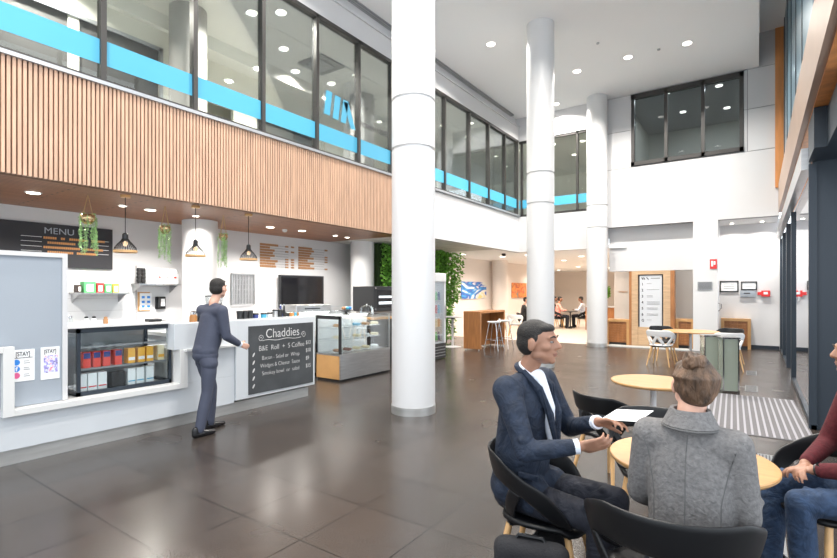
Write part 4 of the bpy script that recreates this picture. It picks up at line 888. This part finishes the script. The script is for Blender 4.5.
# glass sided gate pedestals by the mat
def pedestal(x, y, rz, label):
    t = thing('glass_pedestal', label, 'pedestal', (x, y, 0), rz, 'glass sided pedestals'); w_, d, h = .10, .11, .80
    for sx in (-1, 1):
        for sy in (-1, 1): part('post', B((sx*w_-.008, sy*d-.008, 0, sx*w_+.008, sy*d+.008, h)), 'chrome', t, world=False)
    part('top_cap', B((-w_-.02, -d-.02, h, w_+.02, d+.02, h+.025)), 'chrome', t, bevel=.004, world=False); part('base', B((-w_-.01, -d-.01, 0, w_+.01, d+.01, .03)), 'chrome', t, world=False)
    part('front_glass', B((-w_+.01, -d, .03, w_-.01, -d+.008, h)), 'greenglass', t, world=False); part('rear_glass', B((-w_+.01, d-.008, .03, w_-.01, d, h)), 'greenglass', t, world=False)
    for sx in (-1, 1): part('side_glass', B((sx*w_-.004, -d+.01, .03, sx*w_+.004, d-.01, h)), 'greenglass', t, world=False)
pedestal(-.62, 8.95, .35, 'glass sided chrome pedestal on the left, behind the entrance mat'); pedestal(-.36, 8.68, .35, 'glass sided chrome pedestal on the right, behind the entrance mat')
# entrance mat
em = thing('entrance_mat', 'grey ribbed entrance mat with pale stripes', 'mat', (-.12, 7.3, 0), math.radians(2))
part('carpet', B((-.62, -1.15, 0, .57, 1.15, .006)), 'matg', em, world=False)
for k in range(19): part('rib', B((-.595+k*.0625, -1.13, .006, -.574+k*.0625, 1.13, .009)), 'matw', em, world=False)
for i, (x, y) in enumerate(((-.08, 10.9), (-.07, 9.15))):
    t = thing('floor_grille', 'small steel floor grille ' + ('nearer the far wall' if i == 0 else 'just behind the entrance mat'), 'grille', (x, y, 0)); part('plate', B((x-.09, y-.28, 0, x+.07, y+.28, .004)), 'greymetal', t); part('slots', B(*[(x-.08, y-.26+.06*k, .004, x+.06, y-.23+.06*k, .006) for k in range(9)]), 'dark', t)
t = thing('floor_grille', 'narrow steel floor grille beside the near table', 'grille', (.1, 4.3, 0)); part('plate', B((-.0, 2.4, 0, .14, 5.5, .004)), 'greymetal', t); part('slots', B(*[(.01+.025*k, 2.42, .004, .02+.025*k, 5.48, .006) for k in range(5)]), 'dark', t)
# bags
def bag(name, label, x, y, rz, w_, d, h, z=0):
    t = thing(name, label, 'bag', (x, y, z), rz)
    m = MB()
    for k in range(4):
        for sx in (-1, 1): m.cap((sx*(w_/2-.05), -d/2+.05+(d-.1)*k/3, .05), (sx*(w_/2-.07), -d/2+.05+(d-.1)*k/3, h-.06), .05, .045)
    m.box((-w_/2+.03, -d/2+.02, .02), (w_/2-.03, d/2-.02, h-.03))
    m.cap((-w_/2+.07, 0, h-.05), (w_/2-.07, 0, h-.045), .055)
    remesh('bag_body', m, .012, 'blackfab', t, 6)
    part('handle', MB().tube([(-.07, 0, h-.01), (-.05, 0, h+.018), (.05, 0, h+.018), (.07, 0, h-.01)], .009), 'black', t, True, world=False)
    fp = part('front_pocket', B((-w_/2+.06, -d/2-.02, .05, w_/2-.06, -d/2+.02, h*.55)), 'blackfab', t, bevel=.012, world=False); part('zip', MB().tube([(-w_/2+.05, -d/2+.005, h*.7), (0, -d/2-.004, h*.78), (w_/2-.05, -d/2+.005, h*.7)], .004, 5), 'greymetal', fp, world=False)
bag('laptop_bag', 'black laptop bag standing on the floor in the foreground', -.80, 1.99, math.radians(12), .36, .13, .43)
bag('backpack', 'small black backpack on the floor under the chair of the man in navy', -.84, 2.32, math.radians(50), .20, .15, .33)

# ================================================================== PEOPLE
def rotv(v, d=None): return Vector(v)
def hand(m, wrist, dirv, nrm, side, curl=.35, s=.92, spread=.1):
    """palm, four fingers and thumb; nrm = palm-side normal, side = +1 thumb towards dirv x nrm"""
    w_ = Vector(wrist); d = Vector(dirv).normalized(); n = Vector(nrm); n = (n-d*n.dot(d)).normalized(); t = d.cross(n)*side
    for k in range(4):
        b = w_+d*.015*s; e = w_+d*(.082-.006*abs(k-1))*s+t*(.028-.0185*k)*s
        m.cap(b+t*(.018-.012*k)*s, e, .0125*s, .0115*s, 10)
        L = (.040, .045, .042, .033)[k]*s; ang = curl*(1+.1*k); p = e; a = ang*.5
        dd = (d+t*spread*(1.5-k)*.4).normalized()
        for j in range(3):
            q = p+(dd*math.cos(a)+n*math.sin(a))*L*(1, .68, .5)[j]; m.cap(p, q, (.0098-.0011*j)*s, (.0088-.0011*j)*s, 10); p = q; a += ang
    p = w_+d*.018*s+t*.022*s+n*.006*s; a = (d*.62+t*.72+n*.3).normalized(); q = p+a*.040*s; m.cap(p, q, .0145*s, .0115*s, 10)
    a = (d*.85+t*.35+n*.4).normalized(); r = q+a*.030*s; m.cap(q, r, .0110*s, .0098*s, 10); m.cap(r, r+(d*.9+n*.4).normalized()*.022*s, .0098*s, .0082*s, 10)
def headm(m, c, yaw=0, s=1.0):
    """head looking to local +Y turned by yaw; returns a point mapper"""
    R = Matrix.Rotation(yaw, 3, 'Z'); c = Vector(c)
    P = lambda x, y, z: c+R@Vector((x*s, y*s, z*s))
    def E(x, y, z, a, b, d, n=18): m.ell(P(x, y, z), (a*s, b*s, d*s), R, n)
    E(0, -.006, .028, .074, .094, .086); E(0, .020, -.010, .064, .076, .088); E(0, .040, -.055, .050, .050, .046); E(0, .070, -.080, .024, .020, .020)
    E(0, .074, .032, .054, .022, .016)                                   # brow
    m.cap(P(0, .090, .022), P(0, .108, -.012), .008*s, .014*s, 10); E(.011, .096, -.018, .010, .011, .008, 10); E(-.011, .096, -.018, .010, .011, .008, 10)
    E(0, .083, -.044, .025, .014, .008, 12); E(0, .081, -.055, .021, .014, .008, 12)
    for sx in (-1, 1):
        E(sx*.046, .052, -.012, .020, .028, .020); E(sx*.050, .020, -.052, .014, .034, .022)
        m.ell(P(sx*.077, -.004, -.004), (.010*s, .020*s, .032*s), R@Matrix.Rotation(-.25, 3, 'X'), 12)
    return P
def face_bits(P, R, root, s=.95, lip='lip'):
    m = MB()
    for sx in (-1, 1): m.ell(P(sx*.031, .0795, .012), (.012*s, .010*s, .0062*s), R, 12)
    ey = part('eye', m, 'eye', root, True, world=False)
    m = MB()
    for sx in (-1, 1): m.ell(P(sx*.031, .0875, .012), (.0055*s, .003*s, .0055*s), R, 10)
    part('iris', m, 'hairb', ey, True, world=False)
    m = MB()
    for sx in (-1, 1): m.tube([P(sx*.014, .094, .034), P(sx*.032, .093, .040), P(sx*.052, .080, .034)], [.004, .0045, .002], 6)
    part('eyebrow', m, 'hairb', root, True, world=False)
    m = MB().tube([P(-.023, .090, -.048), P(-.008, .094, -.046), P(.008, .094, -.046), P(.023, .088, -.048)], [.002, .0042, .0042, .002], 6).tube([P(-.02, .089, -.055), P(0, .093, -.056), P(.02, .087, -.055)], [.002, .005, .002], 6)
    part('lips', m, lip, root, True, world=False)
def limb(m, *pr, n=16):
    for (a, ra), (b, rb) in zip(pr[:-1], pr[1:]): m.cap(a, b, ra, rb, n)
def shoe_mesh(heel, toe, r=.038, z=.0):
    m = MB(); h, t = Vector(heel), Vector(toe); d = (t-h)
    m.cap(h+Vector((0, 0, r*.9)), h+d*.45+Vector((0, 0, r*.95)), r*.95, r*1.0); m.cap(h+d*.4+Vector((0, 0, r*.9)), t+Vector((0, 0, r*.62)), r*1.08, r*.62); m.cap(h+Vector((0, 0, r)), h+Vector((0, 0, r*2.2)), r*.95, r*.9)
    return m
def person(label, loc, rz, J, top, bottom, skin, hairfn, voxel=.006, coat='jacket', vneck=True, hands=True, head_yaw=0, shirt=True, face=True, cvox=.009, collar=None, wide=1.0, group=None, belly=0, lean=0):
    """J: joints in the person's own frame (+Y forward, +X right hand side)"""
    root_m = MB(); hc = Vector(J['head'])
    P = headm(root_m, hc, head_yaw, J.get('hsc', 1.0)); nk = Vector(J['neck'])
    root_m.cap(nk, hc+Vector((0, -.012, -.055)), .050, .047)
    sh = [Vector(J['shR']), Vector(J['shL'])]; el = [Vector(J['elR']), Vector(J['elL'])]; wr = [Vector(J['wrR']), Vector(J['wrL'])]
    hp = [Vector(J['hpR']), Vector(J['hpL'])]; kn = [Vector(J['knR']), Vector(J['knL'])]; an = [Vector(J['anR']), Vector(J['anL'])]
    chest = (sh[0]+sh[1])/2+Vector((0, .0, -.12)); pel = (hp[0]+hp[1])/2
    root_m.cap(nk, chest, .045, .06); root_m.cap(chest, pel, .065, .06)
    for i in range(2):
        root_m.cap(chest+Vector((0, 0, .08)), sh[i], .04, .036); limb(root_m, (sh[i], .036), (el[i], .033), (wr[i], .024))
        limb(root_m, (pel, .055), (hp[i], .05), (kn[i], .042), (an[i], .033))
        if hands: hand(root_m, wr[i], J['hd'][i], J['hn'][i], J['hs'][i], J.get('curl', .4))
        root_m.cap(an[i], Vector((an[i].x, an[i].y, .045)), .028, .024); root_m.cap(Vector((an[i].x, an[i].y, .04)), Vector(J['toe'][i])+Vector((0, 0, .028)), .022, .015)
    body = remesh('person', root_m, voxel, skin, None, 2)
    body.location = loc; body.rotation_euler = (0, 0, rz); WPOS[body.name] = (0, 0, 0)
    tag(body, label, 'person', group)
    hairfn(P, Matrix.Rotation(head_yaw, 3, 'Z'), body)
    if face: face_bits(P, Matrix.Rotation(head_yaw, 3, 'Z'), body)
    # upper garment
    m = MB(); up = (nk-pel).normalized(); w = wide
    R = Vector((0, 0, 1)).rotation_difference(up).to_matrix()
    m.ell(chest+Vector((0, .0, .0)), (.165*w, .108*w, .17), R); m.ell(chest*.45+pel*.55+Vector((0, .012+belly*.5, 0)), (.150*w, .115*w+belly, .17), R); m.ell(pel+Vector((0, 0, .03)), (.155*w, .118*w, .115), R)
    m.cap(chest, pel+Vector((0, 0, .03)), .108*w, .110*w); m.cap(chest+Vector((.05, 0, 0)), pel+Vector((.04, 0, .03)), .10*w, .105*w); m.cap(chest-Vector((.05, 0, 0)), pel+Vector((-.04, 0, .03)), .10*w, .105*w)
    for i in range(2):
        d = sh[i]-chest; m.cap(chest+Vector((0, -.01, .10)), sh[i]+Vector((0, 0, -.005)), .066*w, .064*w); m.cap(nk+Vector((0, 0, -.045)), sh[i], .052, .055)
        limb(m, (sh[i], .064*w), (sh[i]*.45+el[i]*.55, .055), (el[i], .049)); e2 = wr[i]+(el[i]-wr[i]).normalized()*.035; limb(m, (el[i], .049), (e2, .037))
        rd = random.Random(i+3)
        for k in range(5):      # folds round the elbow
            f = rd.uniform(.55, 1); q = sh[i]*(1-f)+el[i]*f; v = Vector((rd.uniform(-1, 1), rd.uniform(-1, 1), rd.uniform(-.3, .3))).normalized()
            m.cap(q+v*.035-Vector((.012, 0, .012)), q+v*.035+Vector((.012, .012, .012)), .014)
    if coat == 'jacket':        # skirt of the jacket falling on the thighs
        for i in range(2): m.cap(pel+Vector((0, 0, .04)), hp[i]*.70+kn[i]*.30+Vector((0, 0, .02)), .108, .088)
    jk = remesh(coat, m, cvox, top, body, 5)
    if shirt:
        for i in range(2):
            dv = (wr[i]-el[i]).normalized(); part('shirt_cuff', MB().cyl(wr[i]-dv*.045, wr[i]-dv*.004, .034, .033, 20), 'shirt', body, True, world=False)
    # lower garment
    m = MB()
    m.ell(pel+Vector((0, 0, -.01)), (.155, .12, .10))
    for i in range(2):
        limb(m, (hp[i]*.7+pel*.3, .085), (hp[i]*.5+kn[i]*.5, .078), (kn[i], .060)); limb(m, (kn[i], .060), (kn[i]*.5+an[i]*.5, .060), (an[i]+Vector((0, 0, -.012)), .050))
        for k in range(3): q = kn[i]*(.86-.13*k)+hp[i]*(.14+.13*k); m.cap(q+Vector((-.04, 0, .045)), q+Vector((.045, .015, .05)), .014)
    remesh('trousers', m, cvox, bottom, body, 4)
    for i in range(2): remesh('shoe', shoe_mesh(Vector(J['heel'][i]), Vector(J['toe'][i])), .008, 'shoe', body, 3)
    return body, P
def short_hair(P, R, root):
    m = MB(); m.ell(P(0, -.016, .046), (.077, .090, .074), R); m.ell(P(0, -.035, .005), (.074, .072, .075), R); m.ell(P(0, .034, .076), (.060, .052, .026), R)
    for sx in (-1, 1): m.cap(P(sx*.068, .012, .03), P(sx*.070, .010, .0), .012, .006)
    remesh('hair', m, .006, 'hairb', root, 5)

# --- man in the navy suit (faces the table, +X in the room)
z0 = .02
J = dict(head=(.0, .055, 1.245), neck=(.0, .0, 1.105), shR=(.18, -.02, 1.03), shL=(-.175, .01, 1.03), elR=(.265, .12, .785), elL=(-.235, .13, .785), wrR=(.135, .315, .815), wrL=(-.06, .335, .885),
    hpR=(.09, -.05, .50), hpL=(-.09, -.05, .50), knR=(.12, .40, .505), knL=(-.12, .40, .515), anR=(.12, .40, .085), anL=(-.12, .36, .085),
    toe=((.14, .56, 0), (-.14, .52, 0)), heel=((.12, .35, 0), (-.12, .31, 0)),
    hd=((-.45, .9, .15), (.25, .95, .25)), hn=((-.6, -.2, .3), (.5, .2, -.8)), hs=(-1, 1), curl=.42)
man, P = person('man in a navy suit and open white shirt seated at the near table', (-.955, 2.33, 0), math.radians(-93), J, 'suit', 'trouser', 'skinm', short_hair, head_yaw=math.radians(6), wide=1.12)
m = MB()
m.add([(-.045, .075, 1.065), (.045, .075, 1.065), (.02, .128, .90), (.012, .140, .72), (-.012, .140, .72), (-.02, .128, .90)], [(0, 1, 2, 3, 4, 5)])
for i in range(2): pass
sm_ = MB(); sm_.cap((0, .05, 1.075), (0, .108, .93), .045, .038).cap((0, .108, .93), (0, .133, .74), .036, .016)
remesh('shirt', sm_, .007, 'shirt', man, 2)
cl = MB()
for k in range(17):
    pass
ring = [(.052*math.sin(a), .018+.052*math.cos(a)*1.0, 1.108-.034*math.cos(a)) for a in [math.radians(-180+360*k/20) for k in range(21)]]
cl.tube(ring, .007, 8); part('shirt_collar', cl, 'shirt', man, True, world=False)
part('jacket_collar', MB().tube([(.064*math.sin(a), .005-.056*math.cos(a), 1.118+.012*math.cos(a)-.03*(1-math.cos(a))*.5) for a in [math.radians(-100+200*k/16) for k in range(17)]], .013, 8), 'suit', man, True, world=False)
for sx in (-1, 1):
    part('lapel', MB().tube([(sx*.066, .01, 1.11), (sx*.068, .095, 1.03), (sx*.048, .142, .91), (sx*.014, .158, .76)], [.014, .021, .020, .010], 8), 'suit', man, True, world=False)
part('pocket_flap', MB().box((.145, .03, .62), (.165, .13, .645)), 'suit', man, bevel=.003, world=False)
single('paper_sheet', MB().add([(-.60, 2.345, .905), (-.43, 2.30, .93), (-.39, 2.44, .955), (-.56, 2.485, .93), (-.60, 2.345, .9065), (-.43, 2.30, .9315), (-.39, 2.44, .9565), (-.56, 2.485, .9315)], [(3, 2, 1, 0), (4, 5, 6, 7), (0, 1, 5, 4), (1, 2, 6, 5), (2, 3, 7, 6), (3, 0, 4, 7)]), 'paper', 'pale sheet of paper held by the man in the navy suit', 'paper')

# --- woman in the grey wool jacket (back to the camera)
def bun_hair(P, R, root):
    m = MB(); m.ell(P(0, -.018, .040), (.070, .083, .074), R); m.ell(P(0, -.045, -.01), (.063, .058, .062), R); m.ell(P(0, .03, .075), (.056, .052, .031), R)
    rd = random.Random(5)
    for k in range(22):     # strands swept up towards the bun
        a = -1.35+2.7*k/21; s0 = P(.080*math.sin(a), -.02-.075*math.cos(a), -.065+.045*abs(math.sin(a))); e = P(.03*math.sin(a), -.050-.02*math.cos(a), .125)
        mid = P(.090*math.sin(a), -.02-.098*math.cos(a), .045); m.tube([s0, (s0+mid)/2+Vector((rd.uniform(-.004, .004),)*3), mid, e], [.005, .008, .009, .006], 7)
    remesh('hair', m, .005, 'hairw', root, 1)
    b = MB(); c = P(-.015, -.060, .112); b.ell(c, (.040, .038, .034))
    for k in range(14):
        a0 = rd.uniform(0, 2*PI); tl = rd.uniform(-.8, .8); q = Matrix.Rotation(tl, 3, 'X')@Matrix.Rotation(rd.uniform(-.8, .8), 3, 'Y')
        b.tube([c+q@Vector((.037*math.cos(a0+t), .037*math.sin(a0+t), .006*math.sin(3*t))) for t in [j*.45 for j in range(9)]], [.004]+[.0085]*7+[.003], 7)
    remesh('hair_bun', b, .0045, 'hairw', root, 1)
J = dict(hsc=.87, head=(0, .05, 1.15), neck=(0, .0, 1.03), shR=(.137, .0, .965), shL=(-.14, .0, .965), elR=(.166, .03, .715), elL=(-.185, .05, .715), wrR=(.11, .22, .60), wrL=(-.11, .24, .60),
    hpR=(.09, -.02, .49), hpL=(-.09, -.02, .49), knR=(.10, .40, .49), knL=(-.10, .40, .49), anR=(.10, .34, .08), anL=(-.10, .38, .08),
    toe=((.11, .50, 0), (-.11, .54, 0)), heel=((.10, .30, 0), (-.10, .34, 0)), hd=((-.8, .5, 0), (.8, .5, 0)), hn=((0, 0, -1), (0, 0, -1)), hs=(1, -1), curl=.25)
wom, P = person('woman seen from behind in a grey wool jacket with her hair in a bun', (-.20, 2.02, 0), math.radians(-4), J, 'wool', 'trouser', 'skinl', bun_hair, head_yaw=math.radians(26), shirt=False, wide=.92)
m = MB()
cv = []; cf = []
for j, (rr, zz) in enumerate(((.052, 1.075), (.062, 1.078), (.072, 1.055), (.088, 1.020), (.082, 1.012), (.05, 1.03))):
    for k in range(25):
        a = math.radians(-130+260*k/24); cv.append((rr*1.05*math.sin(a), -.008-rr*math.cos(a), zz))
for j in range(6):
    for k in range(24): cf.append((j*25+k, j*25+k+1, ((j+1) % 6)*25+k+1, ((j+1) % 6)*25+k))
m.add(cv, cf)
part('coat_collar', m, 'wool', wom, True, world=False)
part('seam', MB().tube([(.092*math.sin(a), -.008-.089*math.cos(a), 1.014) for a in [math.radians(-110+220*k/18) for k in range(19)]], .0035, 6), 'woolseam', wom, True, world=False)
# back seams follow the surface of the jacket (projected on it)
from mathutils.bvhtree import BVHTree
jk = [c for c in wom.children if c.name.startswith('jacket')][0]
bv = BVHTree.FromPolygons([v.co for v in jk.data.vertices], [tuple(p.vertices) for p in jk.data.polygons])
def onback(x, z):
    h = bv.ray_cast(Vector((x, -.6, z)), Vector((0, 1, 0))); return h[0]+Vector((0, -.0005, 0)) if h[0] else None
for xs in ([0]*14, [-.165+.06*min(1, k/6)**.6 for k in range(14)], [.165-.06*min(1, k/6)**.6 for k in range(14)]):
    pts = [onback(x, .99-.036*k) for k, x in enumerate(xs)]; pts = [p for p in pts if p]
    if len(pts) > 3: part('back_seam', MB().tube(pts, .0018, 5), 'woolseam', wom, True, world=False)
part('ear_stud', MB().ell(P(.084, 0, -.032), (.004, .004, .004)), 'chrome', wom, world=False)

# --- man in the maroon jumper (far right, facing the table)
J = dict(head=(0, .10, 1.20), neck=(0, .05, 1.04), shR=(.18, .04, .965), shL=(-.18, .04, .965), elR=(.235, .12, .70), elL=(-.235, .10, .70), wrR=(.06, .30, .625), wrL=(-.03, .30, .625),
    hpR=(.10, -.04, .50), hpL=(-.10, -.04, .50), knR=(.14, .40, .50), knL=(-.13, .40, .50), anR=(.14, .42, .085), anL=(-.12, .37, .085),
    toe=((.15, .58, 0), (-.13, .53, 0)), heel=((.14, .37, 0), (-.12, .32, 0)), hd=((-.75, .6, -.1), (.6, .7, -.15)), hn=((-.3, -.3, -.8), (-.2, -.3, -.9)), hs=(1, -1), curl=.45)
mar, P = person('man in a maroon jumper and blue jeans seated at the right edge with clasped hands', (.50, 3.19, 0), math.radians(109), J, 'maroon', 'jeans', 'skinm', short_hair, coat='jumper', shirt=False, belly=.03)
wv = Vector(J['wrL']); dv = (Vector(J['elL'])-wv).normalized()
ww = part('wrist_watch', MB().cyl(wv+dv*.012, wv+dv*.034, .031, .032, 20), 'dark', mar, True, world=False)
part('watch_face', MB().lathe([(.017, 0), (.017, .006)], wv+dv*.022+Vector((-.012, 0, .028)), 18, (-.3, 0, 1)), 'chrome', ww, True, world=False)

# --- man walking along the counter (dark slate suit)
J = dict(head=(0, .16, 1.535), neck=(0, .10, 1.385), shR=(.18, .07, 1.30), shL=(-.18, .09, 1.30), elR=(.21, .10, 1.03), elL=(-.24, .22, 1.06), wrR=(.19, .30, .92), wrL=(-.26, .40, 1.0),
    hpR=(.085, 0, .84), hpL=(-.085, 0, .84), knR=(.09, -.04, .45), knL=(-.09, .14, .46), anR=(.09, -.13, .09), anL=(-.09, .12, .09),
    toe=((.10, .03, 0), (-.10, .30, 0)), heel=((.09, -.18, 0), (-.09, .06, 0)), hd=((0, .9, -.3), (0, .9, .1)), hn=((-1, 0, 0), (0, 0, -1)), hs=(1, 1), curl=.35)
person('man in a dark slate suit walking along the front of the coffee counter', (-4.83, 2.95, 0), math.radians(4), J, 'ghost', 'ghost', 'skinl', short_hair, voxel=.009, cvox=.012, head_yaw=.3)

# --- people far off in the lobby
JS = dict(head=(0, .08, 1.20), neck=(0, .02, 1.04), shR=(.17, .0, .97), shL=(-.17, .0, .97), elR=(.22, .12, .74), elL=(-.22, .12, .74), wrR=(.10, .32, .76), wrL=(-.10, .32, .76),
    hpR=(.09, -.04, .50), hpL=(-.09, -.04, .50), knR=(.10, .38, .50), knL=(-.10, .38, .50), anR=(.10, .36, .08), anL=(-.10, .36, .08),
    toe=((.11, .52, 0), (-.11, .52, 0)), heel=((.10, .31, 0), (-.10, .31, 0)), hd=((0, 1, 0), (0, 1, 0)), hn=((0, 0, -1), (0, 0, -1)), hs=(1, -1), curl=.3)
for (lb, x, y, rz, top, sk) in (('man in a dark jacket seated in the lobby near the orange painting', -7.1, 17.0, -60, 'rubber', 'skinl'), ('person in a pink shirt seated at the far lobby table', -6.75, 19.75, -60, 'pink', 'skinm'),
        ('person in a dark top at the far lobby table beside the pink shirt', -7.15, 20.3, -60, 'rubber', 'skinm'), ('person in a pale top with dark hair at the far lobby table', -6.0, 20.6, 95, 'shirt', 'skinm')):
    person(lb, (x, y, 0), math.radians(rz), JS, top, 'trouser', sk, short_hair, voxel=.02, cvox=.02, shirt=False, face=False, hands=True)
def lobby_chair(x, y, rz, lb):
    dup(bc, (x, y, 0), math.radians(rz), lb, 'lobby chairs')
lobby_chair(-7.1, 17.0, -60, 'black shell chair of the man in the dark jacket in the lobby'); lobby_chair(-6.75, 19.75, -60, 'black shell chair under the person in the pink shirt'); lobby_chair(-7.15, 20.3, -60, 'black shell chair of the leaning person in the lobby'); lobby_chair(-6.0, 20.6, 95, 'black shell chair of the person in the pale top')
table(-6.42, 17.38, .35, 'dark round lobby table in front of the man in the dark jacket', .70, tm='dark', pm='dark', group='dark lobby tables'); table(-6.42, 20.3, .3, 'dark round lobby table shared by three people', .70, tm='dark', pm='dark', group='dark lobby tables')
